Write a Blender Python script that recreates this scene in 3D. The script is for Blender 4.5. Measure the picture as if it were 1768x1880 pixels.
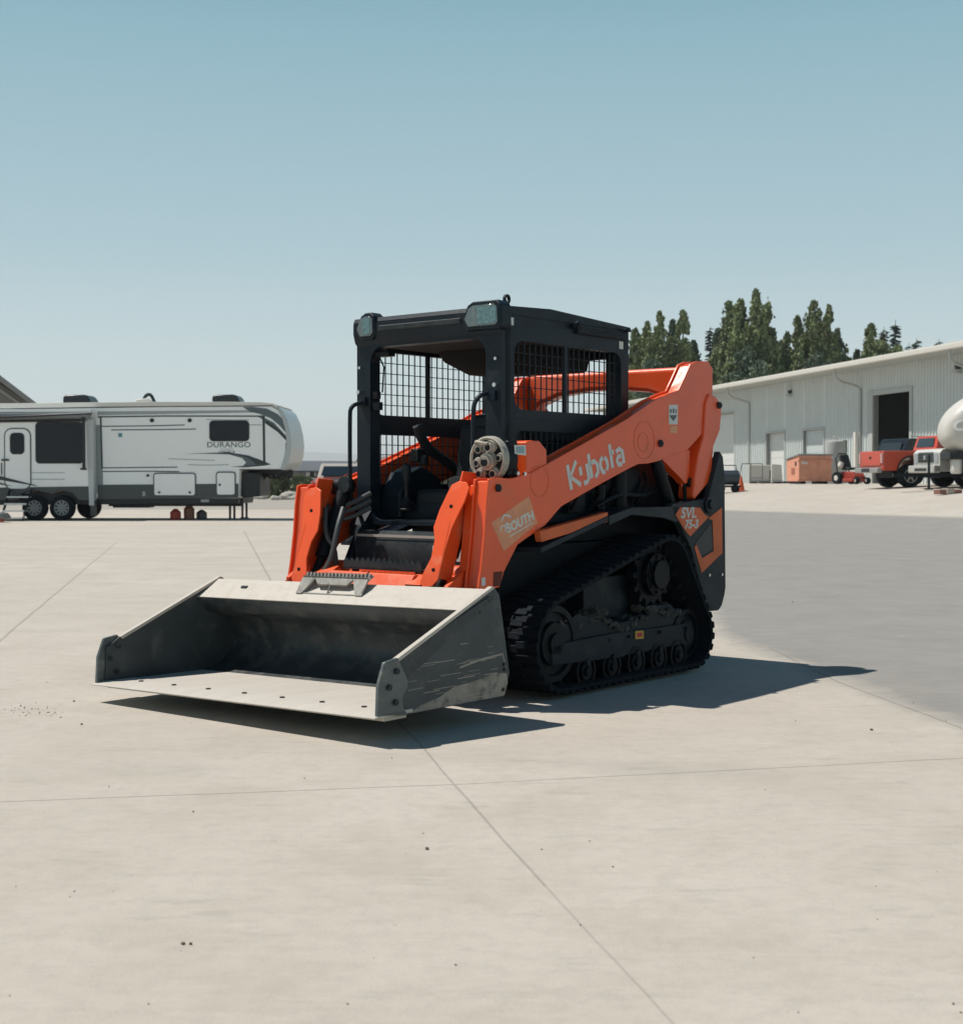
import bpy, bmesh, math, random
from mathutils import Vector, Matrix, noise as mnoise
R = math.radians
for o in list(bpy.data.objects): bpy.data.objects.remove(o)
SC = bpy.context.scene
COL = SC.collection

# ------------------------------------------------------------------ camera
F_PX = 2590.7; CAM_H = 1.1512; PITCH = .0222
cd = bpy.data.cameras.new('camera'); cam = bpy.data.objects.new('camera', cd); COL.objects.link(cam)
cam.location = (0, 0, CAM_H); cam.rotation_euler = (math.pi/2 - PITCH, 0, 0)
cd.sensor_width = 36; cd.sensor_fit = 'HORIZONTAL'; cd.lens = F_PX/1768*36
cd.clip_start = .1; cd.clip_end = 20000
cd.dof.use_dof = True; cd.dof.focus_distance = 7.6; cd.dof.aperture_fstop = 7.0
SC.camera = cam
SC.view_settings.view_transform = 'Standard'; SC.view_settings.look = 'None'
SC.view_settings.exposure = 0.17; SC.view_settings.gamma = 1

# ------------------------------------------------------------------ sun + sky
SUN_EL = R(61.6)
MYAW = 4.0292; MTX, MTY = .1568, 8.3901                 # pose of the loader
SHADOW_AZ = MYAW + R(111.0)                              # direction the shadows fall (world, from +X)
to_sun = Vector((-math.cos(SHADOW_AZ)*math.cos(SUN_EL), -math.sin(SHADOW_AZ)*math.cos(SUN_EL), math.sin(SUN_EL)))
sd = bpy.data.lights.new('sun', 'SUN'); sun = bpy.data.objects.new('sun', sd); COL.objects.link(sun)
sd.energy = 4.6; sd.angle = R(.53); sd.color = (1.0, .945, .88)
sun.rotation_euler = to_sun.to_track_quat('Z', 'Y').to_euler()
w = bpy.data.worlds.new('World'); SC.world = w; w.use_nodes = True
nt = w.node_tree; nt.nodes.clear()
out = nt.nodes.new('ShaderNodeOutputWorld'); bg = nt.nodes.new('ShaderNodeBackground')
sky = nt.nodes.new('ShaderNodeTexSky'); sky.sky_type = 'NISHITA'; sky.sun_disc = False
sky.sun_elevation = SUN_EL; sky.sun_rotation = math.atan2(to_sun.x, to_sun.y)
sky.dust_density = 1.5; sky.ozone_density = 1.5
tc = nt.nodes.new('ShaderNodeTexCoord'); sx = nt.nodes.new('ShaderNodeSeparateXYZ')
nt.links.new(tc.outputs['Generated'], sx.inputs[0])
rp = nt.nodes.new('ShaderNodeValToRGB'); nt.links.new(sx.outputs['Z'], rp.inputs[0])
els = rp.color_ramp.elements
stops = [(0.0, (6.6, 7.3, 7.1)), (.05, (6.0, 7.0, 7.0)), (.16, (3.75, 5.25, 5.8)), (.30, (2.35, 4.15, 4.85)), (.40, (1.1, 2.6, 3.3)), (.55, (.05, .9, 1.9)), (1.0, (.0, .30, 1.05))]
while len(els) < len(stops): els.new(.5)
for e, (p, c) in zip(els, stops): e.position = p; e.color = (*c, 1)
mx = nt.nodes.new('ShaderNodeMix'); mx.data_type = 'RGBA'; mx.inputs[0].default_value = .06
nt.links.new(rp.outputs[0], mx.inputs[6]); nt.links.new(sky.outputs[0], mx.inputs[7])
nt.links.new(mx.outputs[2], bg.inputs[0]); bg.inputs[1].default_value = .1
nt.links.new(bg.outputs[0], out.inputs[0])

# ------------------------------------------------------------------ helpers: geometry
class MB:
    """collects shapes; build() links them as ONE mesh object"""
    def __init__(s): s.v = []; s.f = []; s.c = []
    def cut(s): s.c.append((len(s.v), len(s.f))); return s
    def add(s, vs, fs):
        n = len(s.v); s.v += [tuple(v) for v in vs]; s.f += [tuple(i+n for i in f) for f in fs]; return s
    def box(s, x0, x1, y0, y1, z0, z1):
        return s.add([(x0,y0,z0),(x1,y0,z0),(x1,y1,z0),(x0,y1,z0),(x0,y0,z1),(x1,y0,z1),(x1,y1,z1),(x0,y1,z1)],
                     [(0,3,2,1),(4,5,6,7),(0,1,5,4),(1,2,6,5),(2,3,7,6),(3,0,4,7)])
    def obox(s, c, size, rot=(0,0,0)):
        m = Matrix.Translation(c) @ (rot if isinstance(rot, Matrix) else Matrix.Rotation(rot[2],4,'Z') @ Matrix.Rotation(rot[1],4,'Y') @ Matrix.Rotation(rot[0],4,'X'))
        a, b, h = [q/2 for q in size]; t = MB().box(-a, a, -b, b, -h, h)
        return s.add([m @ Vector(v) for v in t.v], t.f)
    def prism(s, poly, ax, a, b):
        """poly in the two other axes (in xyz order), extruded along ax from a to b"""
        def P(p, t):
            q = list(p); q.insert(ax, t); return tuple(q)
        n = len(poly); vs = [P(p, a) for p in poly] + [P(p, b) for p in poly]
        area = sum(poly[i][0]*poly[(i+1) % n][1]-poly[(i+1) % n][0]*poly[i][1] for i in range(n))
        flip = (area > 0) ^ (ax == 1) ^ (b < a)
        f1 = tuple(range(n)); f2 = tuple(range(2*n-1, n-1, -1))
        sides = [(i, n+i, n+(i+1) % n, (i+1) % n) for i in range(n)]
        fs = [f1, f2] + sides
        if flip: fs = [tuple(reversed(f)) for f in fs]
        return s.add(vs, fs)
    def cyl(s, p0, p1, r, n=12, r2=None, cap=True):
        p0, p1 = Vector(p0), Vector(p1); r2 = r if r2 is None else r2
        d = (p1-p0).normalized(); a = d.orthogonal().normalized(); b = d.cross(a)
        vs = []
        for p, q in ((p0, r), (p1, r2)):
            for i in range(n):
                t = 2*math.pi*i/n; vs.append(p + (a*math.cos(t)+b*math.sin(t))*q)
        fs = [(i, (i+1) % n, n+(i+1) % n, n+i) for i in range(n)]
        if cap: fs += [tuple(range(n-1, -1, -1)), tuple(range(n, 2*n))]
        return s.add(vs, fs)
    def tube(s, pts, r, n=8, smooth=0):
        pts = [Vector(p) for p in pts]
        for _ in range(smooth):
            q = [pts[0]]
            for a, b in zip(pts, pts[1:]): q += [a*.75+b*.25, a*.25+b*.75]
            pts = q + [pts[-1]]
        rings = []; up = None
        for i, p in enumerate(pts):
            d = ((pts[min(i+1, len(pts)-1)]-pts[max(i-1, 0)])).normalized()
            if up is None: up = d.orthogonal().normalized()
            a = (up - d*up.dot(d)).normalized(); up = a; b = d.cross(a)
            rr = r(i/(len(pts)-1)) if callable(r) else r
            rings.append([p+(a*math.cos(2*math.pi*k/n)+b*math.sin(2*math.pi*k/n))*rr for k in range(n)])
        vs = [v for g in rings for v in g]; fs = []
        for j in range(len(rings)-1):
            for k in range(n): fs.append((j*n+k, j*n+(k+1) % n, (j+1)*n+(k+1) % n, (j+1)*n+k))
        fs += [tuple(range(n-1, -1, -1)), tuple(range((len(rings)-1)*n, len(rings)*n))]
        return s.add(vs, fs)
    def lathe(s, prof, c, axis='Z', n=24, cap=True):
        """prof list of (r, h); revolved round axis through c"""
        vs = []
        for r, h in prof:
            for i in range(n):
                t = 2*math.pi*i/n; a, b = r*math.cos(t), r*math.sin(t)
                vs.append({'Z': (c[0]+a, c[1]+b, c[2]+h), 'Y': (c[0]+a, c[1]+h, c[2]+b), 'X': (c[0]+h, c[1]+a, c[2]+b)}[axis])
        fs = []
        for j in range(len(prof)-1):
            for i in range(n):
                q = (j*n+i, j*n+(i+1) % n, (j+1)*n+(i+1) % n, (j+1)*n+i)
                fs.append(tuple(reversed(q)) if axis == 'Y' else q)
        if cap: fs.append(tuple(range(n-1, -1, -1))); fs.append(tuple(range((len(prof)-1)*n, len(prof)*n)))
        return s.add(vs, fs)
    def ribbon(s, pts, wd, ax, a, b, closed=False):
        """flat stroke of width wd along 2-D pts, extruded along ax a..b"""
        pts = [Vector(p) for p in pts]; n = len(pts); L = []; Rr = []
        for i, p in enumerate(pts):
            if closed: d = pts[(i+1) % n]-pts[i-1]
            else: d = pts[min(i+1, n-1)]-pts[max(i-1, 0)]
            d.normalize(); q = Vector((-d.y, d.x))*wd/2; L.append(p+q); Rr.append(p-q)
        if closed:
            for i in range(n):
                j = (i+1) % n; s.prism([L[i], L[j], Rr[j], Rr[i]], ax, a, b)
        else: s.prism([tuple(q) for q in L] + [tuple(q) for q in reversed(Rr)], ax, a, b)
        return s
    def mirror_y(s):
        n = len(s.v); s.v += [(x, -y, z) for x, y, z in s.v]
        s.f += [tuple(i+n for i in reversed(f)) for f in list(s.f)]; return s
    def xf(s, m): s.v = [tuple(m @ Vector(v)) for v in s.v]; return s
    def build(s, name, mat, parent=None, bevel=0, seg=2, angle=32):
        me = bpy.data.meshes.new(name); me.from_pydata(s.v, [], s.f)
        bm = bmesh.new(); bm.from_mesh(me)
        for f in bm.faces: f.smooth = True
        bm.normal_update()
        ca = R(angle)
        for e in bm.edges:
            if len(e.link_faces) != 2 or e.calc_face_angle(0) > ca: e.smooth = False
        bm.to_mesh(me); bm.free()
        me.materials.append(mat)
        o = bpy.data.objects.new(name, me); COL.objects.link(o)
        if parent: o.parent = parent
        if bevel:
            b = o.modifiers.new('bevel', 'BEVEL'); b.width = bevel; b.segments = seg; b.limit_method = 'ANGLE'; b.angle_limit = R(40); b.harden_normals = True; b.use_clamp_overlap = True
        return o

def each(mb, name, mat_, parent, **k):
    """one object for every piece marked off with cut()"""
    v0 = f0 = 0; r_ = []
    if not mb.c or mb.c[-1][0] != len(mb.v): mb.cut()
    for v1, f1 in mb.c:
        q = MB(); q.v = mb.v[v0:v1]; q.f = [tuple(i-v0 for i in f) for f in mb.f[f0:f1]]; r_.append(q.build(name, mat_, parent, **k)); v0, f0 = v1, f1
    return r_

def thing(name, label, cat, loc=(0,0,0), rz=0, group=None):
    o = bpy.data.objects.new(name, None); COL.objects.link(o); o.empty_display_size = .2
    o.location = loc; o.rotation_euler = (0,0,rz); o['label'] = label; o['category'] = cat
    if group: o['group'] = group
    return o
def tag(o, label, cat, group=None, kind=None):
    o['label'] = label; o['category'] = cat
    if group: o['group'] = group
    if kind: o['kind'] = kind
    return o
def text(name, body, size, mat, parent, m, bold=0, extrude=.002, shear=0, sx_=1):
    cu = bpy.data.curves.new(name, 'FONT'); cu.body = body; cu.size = size; cu.offset = bold; cu.extrude = extrude; cu.shear = shear; cu.space_character = 1.05
    t = bpy.data.objects.new(name, cu); me = bpy.data.meshes.new_from_object(t); bpy.data.objects.remove(t)
    me.name = name; me.transform(m @ Matrix.Diagonal((sx_, 1, 1, 1))); me.materials.clear(); me.materials.append(mat)
    o = bpy.data.objects.new(name, me); COL.objects.link(o); o.parent = parent
    return o
def rrect(x0, x1, y0, y1, r, n=5):
    p = []
    for cx, cy, a in ((x1-r, y1-r, 0), (x0+r, y1-r, 90), (x0+r, y0+r, 180), (x1-r, y0+r, 270)):
        for i in range(n+1):
            t = R(a+90*i/n); p.append((cx+r*math.cos(t), cy+r*math.sin(t)))
    return p
def frame_mb(mb, outer, inner, ax, a, b):
    """ring between two outlines with the same point count"""
    n = len(outer)
    for i in range(n):
        j = (i+1) % n; mb.prism([outer[i], outer[j], inner[j], inner[i]], ax, a, b)
    return mb
def arc(cx, cy, r, a0, a1, n=12, ry=None):
    ry = ry or r
    return [(cx+r*math.cos(R(a0+(a1-a0)*i/n)), cy+ry*math.sin(R(a0+(a1-a0)*i/n))) for i in range(n+1)]

# ------------------------------------------------------------------ helpers: survey of the photograph
def ray(u, v):
    d = ((u-884)/F_PX, 1, -(v-940)/F_PX); c, s_ = math.cos(PITCH), math.sin(PITCH)
    return Vector((d[0], d[1]*c+d[2]*s_, d[2]*c-d[1]*s_))
def at(u, D, v=None, z=None):
    """world point on the sight line of column u at depth D"""
    r_ = ray(u, v if v is not None else 882.5); p = Vector((0,0,CAM_H)) + r_*(D/r_.y)
    if z is not None: p.z = z
    return p
WALL_N = Vector((-.979, -.205, 0)); WALL_D = Vector((-.205, .979, 0)); WALL_P = Vector((23.48, 63.9, 0))
def gz(x, y):
    d = -(Vector((x, y, 0))-WALL_P).dot(WALL_N); d = -d
    if y < 18: return 0.0
    t = max(0, min(1, (24-d)/16)); t = t*t*(3-2*t)
    k = max(0, min(1, (y-18)/14)); return 1.0*t*k
def gpt(u, v):
    """ground point seen at pixel u, v"""
    r_ = ray(u, v); o_ = Vector((0,0,CAM_H)); t = 1
    while t < 400:
        p = o_+r_*t
        if p.z <= gz(p.x, p.y): return p
        t += .05
    return o_+r_*t

# ------------------------------------------------------------------ helpers: materials
def new_mat(name):
    m = bpy.data.materials.new(name); m.use_nodes = True
    return m, m.node_tree, m.node_tree.nodes['Principled BSDF']
def mat(name, col, rough=.5, metal=0, var=0, vscale=6, dirt=None, dscale=4, damt=.5, dlo=.5, dhi=.7, bump=0, bscale=40, spec=.5, coat=0, emit=0, stretch=None):
    m, t, b = new_mat(name); N = t.nodes; L = t.links
    b.inputs['Roughness'].default_value = rough; b.inputs['Metallic'].default_value = metal
    b.inputs['Specular IOR Level'].default_value = spec; b.inputs['Coat Weight'].default_value = coat
    b.inputs['Base Color'].default_value = (*col, 1)
    tcn = N.new('ShaderNodeTexCoord'); mp = N.new('ShaderNodeMapping'); L.new(tcn.outputs['Object'], mp.inputs[0])
    if stretch: mp.inputs['Scale'].default_value = stretch
    cur = None
    def nz(sc, det=5, rg=.6):
        n = N.new('ShaderNodeTexNoise'); n.inputs['Scale'].default_value = sc; n.inputs['Detail'].default_value = det; n.inputs['Roughness'].default_value = rg
        L.new(mp.outputs[0], n.inputs['Vector']); return n
    if var:
        n = nz(vscale); r = N.new('ShaderNodeMapRange'); r.inputs[1].default_value = .25; r.inputs[2].default_value = .75; r.inputs[3].default_value = 1-var; r.inputs[4].default_value = 1+var
        L.new(n.outputs[0], r.inputs[0])
        hm = N.new('ShaderNodeMix'); hm.data_type = 'RGBA'; hm.blend_type = 'MULTIPLY'; hm.inputs[0].default_value = 1
        hm.inputs[6].default_value = (*col, 1); L.new(r.outputs[0], hm.inputs[7]); cur = hm.outputs[2]
    if dirt:
        n = nz(dscale, 8, .7); r = N.new('ShaderNodeMapRange'); r.inputs[1].default_value = dlo; r.inputs[2].default_value = dhi; r.inputs[4].default_value = damt
        L.new(n.outputs[0], r.inputs[0])
        dm = N.new('ShaderNodeMix'); dm.data_type = 'RGBA'; L.new(r.outputs[0], dm.inputs[0]); dm.inputs[7].default_value = (*dirt, 1)
        if cur: L.new(cur, dm.inputs[6])
        else: dm.inputs[6].default_value = (*col, 1)
        cur = dm.outputs[2]
        rr = N.new('ShaderNodeMapRange'); rr.inputs[2].default_value = max(damt, .01); rr.inputs[3].default_value = rough; rr.inputs[4].default_value = .9
        L.new(r.outputs[0], rr.inputs[0]); L.new(rr.outputs[0], b.inputs['Roughness'])
    if cur: L.new(cur, b.inputs['Base Color'])
    if bump:
        n = nz(bscale, 6); bp = N.new('ShaderNodeBump'); bp.inputs['Strength'].default_value = bump; bp.inputs['Distance'].default_value = .01
        L.new(n.outputs[0], bp.inputs['Height']); L.new(bp.outputs[0], b.inputs['Normal'])
    if emit: b.inputs['Emission Color'].default_value = (*col, 1); b.inputs['Emission Strength'].default_value = emit
    return m
def glass_mat(name, col=(.02,.03,.04), rough=.05):
    return mat(name, col, rough, 0, spec=.8)
ORANGE = mat('orange_paint', (.80,.090,.012), .38, 0, var=.10, vscale=3, dirt=(.52,.26,.14), dscale=7, damt=.45, dlo=.54, dhi=.76, coat=.25)
ORANGE_D = mat('dusty_orange_paint', (.62,.11,.02), .5, 0, var=.12, vscale=4, dirt=(.40,.22,.13), dscale=7, damt=.35, dlo=.45, dhi=.7)
BLACKP = mat('black_cab_paint', (.008,.016,.024), .42, 0, var=.25, vscale=5, dirt=(.06,.06,.055), dscale=9, damt=.5, dlo=.52, dhi=.75, spec=.22)
GREYP = mat('grey_dusty_steel', (.020,.028,.032), .5, 0, var=.2, vscale=6, dirt=(.09,.09,.085), dscale=10, damt=.5, dlo=.45, dhi=.7, spec=.22)
RUBBER = mat('black_rubber', (.005,.009,.013), .85, 0, var=.3, vscale=10, dirt=(.022,.024,.026), dscale=14, damt=.4, dlo=.5, dhi=.75, bump=.4, bscale=60, spec=.22)
DARKM = mat('dark_oily_metal', (.004,.007,.010), .5, .1, var=.4, vscale=12, dirt=(.03,.032,.03), dscale=16, damt=.5, dlo=.55, dhi=.72, bump=.3, bscale=50, spec=.22)
STEEL = mat('worn_bare_steel', (.46,.425,.365), .6, 0, var=.05, vscale=3, dirt=(.40,.36,.30), dscale=18, damt=.35, dlo=.5, dhi=.7, bump=.15, bscale=90)
CHROME = mat('bright_metal', (.6,.6,.6), .25, .9)
WHITEDECAL = mat('white_decal', (.62,.62,.58), .5)
GREYDECAL = mat('grey_decal', (.55,.55,.52), .6, var=.15, vscale=60)
BLACKDECAL = mat('black_decal', (.02,.02,.025), .5)
FABRIC = mat('black_vinyl', (.006,.009,.012), .6)
SCREENG = mat('lamp_lens', (.12,.15,.15), .12, .2, var=.35, vscale=30, spec=.9)

# ================================================================== GROUND
def ground_material():
    m, t, b = new_mat('concrete_yard'); N = t.nodes; L = t.links
    geo = N.new('ShaderNodeNewGeometry'); P = geo.outputs['Position']
    def noise(scale, detail=4, rough=.6, stretch=None, vec=None):
        n = N.new('ShaderNodeTexNoise'); n.inputs['Scale'].default_value = scale; n.inputs['Detail'].default_value = detail; n.inputs['Roughness'].default_value = rough
        src = vec or P
        if stretch:
            mp = N.new('ShaderNodeMapping'); mp.inputs['Scale'].default_value = stretch; mp.inputs['Rotation'].default_value = (0,0,R(stretch_rot)); L.new(src, mp.inputs[0]); src = mp.outputs[0]
        L.new(src, n.inputs['Vector']); return n.outputs[0]
    def M(op, a, b_=None, c=None, clamp=False):
        n = N.new('ShaderNodeMath'); n.operation = op; n.use_clamp = clamp
        for i, q in enumerate((a, b_, c)):
            if q is None: continue
            if isinstance(q, (int, float)): n.inputs[i].default_value = q
            else: L.new(q, n.inputs[i])
        return n.outputs[0]
    def VM(op, a, b_=None, s=None):
        n = N.new('ShaderNodeVectorMath'); n.operation = op
        for i, q in enumerate((a, b_)):
            if q is None: continue
            if isinstance(q, (tuple, Vector)): n.inputs[i].default_value = tuple(q)
            else: L.new(q, n.inputs[i])
        if s is not None: L.new(s, n.inputs['Scale'])
        return n
    def rng(v, a, b_, c=0, d=1):
        n = N.new('ShaderNodeMapRange'); L.new(v, n.inputs[0])
        for i, q in enumerate((a, b_, c, d)): n.inputs[i+1].default_value = q
        return n.outputs[0]
    def mix(f, a, b_, mode='MIX'):
        n = N.new('ShaderNodeMix'); n.data_type = 'RGBA'; n.blend_type = mode
        if isinstance(f, (int, float)): n.inputs[0].default_value = f
        else: L.new(f, n.inputs[0])
        for i, q in ((6, a), (7, b_)):
            if isinstance(q, tuple): n.inputs[i].default_value = (*q, 1)
            else: L.new(q, n.inputs[i])
        return n.outputs[2]
    stretch_rot = 12
    big = noise(.35, 5, .65); mid = noise(1.6, 6, .7); fine = noise(14, 6, .75); broom = noise(3.2, 5, .7, (1, 9, 1)); grit = noise(90, 3, .7)
    col = mix(rng(big, .3, .7), (.420,.380,.325), (.488,.446,.388))
    col = mix(M('MULTIPLY', rng(mid, .45, .68), .7), col, (.375,.342,.287))
    col = mix(M('MULTIPLY', rng(broom, .5, .75), .35), col, (.50,.47,.41))
    col = mix(M('MULTIPLY', rng(fine, .45, .75), .5), col, (.33,.305,.265))
    st = noise(2.3, 7, .75, (1, 3.2, 1)); col = mix(M('MULTIPLY', rng(st, .56, .72), .5), col, (.27,.25,.22))
    col = mix(M('MULTIPLY', rng(grit, .70, .85), .3), col, (.2,.18,.15))
    # the darker slab of yard beside and behind the loader
    wob = rng(noise(1.5, 8, .75), .2, .8, -.16, .16)
    def half(u0, v0, u1, v1, inside, D=None):
        a = gpt(u0, v0); c = gpt(u1, v1); n = Vector((-(c-a).y, (c-a).x, 0)).normalized(); q = gpt(*inside)
        if (q-a).dot(n) < 0: n = -n
        return M('ADD', M('SUBTRACT', VM('DOT_PRODUCT', P, n).outputs['Value'], n.dot(a)), wob)
    d1 = half(1540, 1252, 1768, 1338, (1600, 1050)); d3 = half(1345, 938, 1768, 951, (1600, 1050))
    A0 = gpt(1310, 1180); A1 = at(1250, 60); nB = Vector(((A1-A0).y, -(A1-A0).x, 0)).normalized()
    d2 = M('ADD', M('SUBTRACT', VM('DOT_PRODUCT', P, nB).outputs['Value'], nB.dot(A0)), wob)
    pm = M('MULTIPLY', M('MULTIPLY', rng(d1, -.12, .16), rng(d2, -.08, .16)), rng(d3, -.3, .2))
    dark = mix(rng(mid, .3, .7), (.185,.182,.170), (.245,.238,.218)); dark = mix(M('MULTIPLY', rng(broom, .45, .7), .5), dark, (.33,.32,.295))
    col = mix(M('MULTIPLY', pm, .9), col, dark)
    # older grey paving far behind the trailer on the left, bare soil further off
    sy = N.new('ShaderNodeSeparateXYZ'); L.new(P, sy.inputs[0]); X_, Y_ = sy.outputs[0], sy.outputs[1]
    far = M('MULTIPLY', rng(M('ADD', Y_, wob), 55.5, 56.5), rng(X_, 4, 8, 1, 0)); col = mix(M('MULTIPLY', far, .85), col, (.30,.28,.245))
    soil = M('MULTIPLY', rng(Y_, 112, 120), rng(X_, 10, 20, 1, 0)); col = mix(soil, col, (.20,.16,.11))
    # sawn joints and cracks
    tr = N.new('ShaderNodeTexWave'); tr.wave_type = 'RINGS'; tr.rings_direction = 'Z'; tr.inputs['Scale'].default_value = .09; tr.inputs['Distortion'].default_value = 5; tr.inputs['Detail'].default_value = 3; tr.inputs['Detail Scale'].default_value = .35; L.new(P, tr.inputs['Vector'])
    tm = M('MULTIPLY', M('MULTIPLY', rng(tr.outputs['Fac'], .965, 1.0), rng(noise(.5, 3, .6), .5, .7)), .35); col = mix(tm, col, (.26,.245,.22))
    col = mix(M('MULTIPLY', rng(noise(.9, 9, .8), .60, .75), .45), col, (.55,.52,.46))
    wv = N.new('ShaderNodeTexNoise'); wv.inputs['Scale'].default_value = 1.4; wv.inputs['Detail'].default_value = 6; L.new(P, wv.inputs['Vector'])
    ofs = VM('MULTIPLY', VM('SUBTRACT', wv.outputs['Color'], (.5,.5,.5)).outputs[0], (.025,.025,0)).outputs[0]
    Pw = VM('ADD', P, ofs).outputs[0]
    jm = None
    for (a, c, wd, st_) in (((0,1475),(850,1444),.006,.5), ((850,1444),(1768,1395),.006,.45), ((700,1290),(1000,1630),.0045,.4), ((1000,1630),(1190,1842),.0035,.28), ((1190,1842),(1500,2190),.0035,.28),
                            ((-160,1312),(215,995),.009,.45), ((448,975),(505,1082),.012,.4), ((1540,1255),(1768,1340),.006,.5), ((1410,1190),(1540,1255),.006,.5)):
        A = gpt(*a); B = gpt(*c); d = (B-A); ln = d.length; d.normalize()
        rel = VM('SUBTRACT', Pw, A).outputs[0]; tt = M('MINIMUM', M('MAXIMUM', VM('DOT_PRODUCT', rel, d).outputs['Value'], 0), ln)
        foot = VM('SCALE', d, None, tt).outputs[0]; dist = VM('LENGTH', VM('MULTIPLY', VM('SUBTRACT', rel, foot).outputs[0], (1,1,0)).outputs[0]).outputs['Value']
        q = M('MULTIPLY', rng(dist, wd*.5, wd*1.6, 1, 0), st_); jm = q if jm is None else M('MAXIMUM', jm, q)
    col = mix(jm, col, (.12,.105,.09))
    L.new(col, b.inputs['Base Color']); b.inputs['Roughness'].default_value = .92; b.inputs['Specular IOR Level'].default_value = .25
    bp = N.new('ShaderNodeBump'); bp.inputs['Strength'].default_value = .25; bp.inputs['Distance'].default_value = .007
    L.new(M('ADD', grit, fine), bp.inputs['Height']); L.new(bp.outputs[0], b.inputs['Normal'])
    return m
def axis_pts(lo, hi, fine_lo, fine_hi, step):
    p = []; x = fine_lo
    while x <= fine_hi: p.append(x); x += step
    s_ = step; x = fine_hi
    while x < hi: s_ *= 1.35; x += s_; p.append(x)
    s_ = step; x = fine_lo
    while x > lo: s_ *= 1.35; x -= s_; p.insert(0, x)
    return p
gx = axis_pts(-3000, 3000, -20, 70, 1.5); gy = axis_pts(-200, 9000, -6, 130, 1.5)
mb = MB(); nx = len(gx); vs = [(x, y, gz(x, y)) for y in gy for x in gx]
mb.add(vs, [(j*nx+i, j*nx+i+1, (j+1)*nx+i+1, (j+1)*nx+i) for j in range(len(gy)-1) for i in range(nx-1)])
GROUND = mb.build('ground', ground_material()); GROUND['kind'] = 'structure'

# far hills: ridges of real height, kilometres away
def hills(name, D, u0, u1, prof, col, depth):
    mb = MB(); n = 90; rows = 6; vs = []
    for j in range(rows):
        k = j/(rows-1); hk = math.sin(k*math.pi)**.8 if j < rows-1 else 0
        for i in range(n):
            u = u0+(u1-u0)*i/(n-1); v = prof(u); top = CAM_H+(882.5-v)/F_PX*D
            p = at(u, D+depth*(k-.5)); z = (top+6)*hk*(1+.06*mnoise.noise(Vector((u*.03, j*1.7, 0))))
            vs.append((p.x, p.y, z-8))
    mb.add(vs, [(j*n+i, j*n+i+1, (j+1)*n+i+1, (j+1)*n+i) for j in range(rows-1) for i in range(n-1)])
    o = mb.build(name, mat(name+'_slope', col, .95, var=.15, vscale=.002)); o['kind'] = 'structure'
def bumpy(base, amp, peaks):
    def f(u):
        v = base+amp*mnoise.noise(Vector((u*.012, 3.3, 0)))
        for c, h, wd in peaks: v -= h*math.exp(-((u-c)/wd)**2)
        return v
    return f
hills('hills', 6000, -1500, 3200, bumpy(833, 5, [(582, 16, 26), (300, 14, 60), (480, 5, 30), (900, 6, 80), (1500, 10, 90)]), (.27,.30,.29), 1800)

# ================================================================== THE TRACK LOADER (local: x forward, y to its left, z up)
LD = thing('track_loader', 'orange and black compact track loader with empty steel bucket on the concrete yard', 'track loader', (MTX, MTY, 0), MYAW)
def loc_xz(poly_y, pts):
    """photo survey: pixels on the local plane y = poly_y -> (x, z)"""
    o_ = Vector((0,0,CAM_H)); r0 = Vector((MTX, MTY, 0)); c, s_ = math.cos(MYAW), math.sin(MYAW); res = []
    toL = lambda p: Vector((p.x*c+p.y*s_, -p.x*s_+p.y*c, p.z))
    ol = toL(o_-r0)
    for u, v in pts:
        d = toL(ray(u, v)); t = (poly_y-ol.y)/d.y; q = ol+d*t; res.append((q.x, q.z))
    return res

# ---- undercarriages
def hull_track(circs, n=160):
    """outline of a belt round circles, as evenly spaced (point, normal)"""
    pts = []
    for (cx, cz, r) in circs:
        for i in range(72): t = 2*math.pi*i/72; pts.append((cx+r*math.cos(t), cz+r*math.sin(t)))
    pts = sorted(set(pts))
    def half(ps):
        h = []
        for p in ps:
            while len(h) > 1 and (h[-1][0]-h[-2][0])*(p[1]-h[-2][1])-(h[-1][1]-h[-2][1])*(p[0]-h[-2][0]) <= 0: h.pop()
            h.append(p)
        return h
    h = half(pts)[:-1]+half(pts[::-1])[:-1]
    h.append(h[0]); seg = [math.dist(a, b) for a, b in zip(h, h[1:])]; tot = sum(seg); res = []
    k = 0; acc = 0
    for i in range(n):
        s_ = tot*i/n
        while acc+seg[k] < s_: acc += seg[k]; k += 1
        t = (s_-acc)/seg[k]; a, b = h[k], h[k+1]
        res.append((a[0]+(b[0]-a[0])*t, a[1]+(b[1]-a[1])*t))
    out_ = []
    for i in range(n):
        a, b = res[i-1], res[(i+1) % n]; dx, dz = b[0]-a[0], b[1]-a[1]; l = math.hypot(dx, dz)
        out_.append((Vector(res[i]), Vector((dz/l, -dx/l))))
    return out_
IDF = (.575, .285); IDR = (-.775, .225); SPR = (-.475, .60)
belt = hull_track([(IDF[0], IDF[1], .25), (IDR[0], IDR[1], .19), (SPR[0], SPR[1], .225)], 192)
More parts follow.
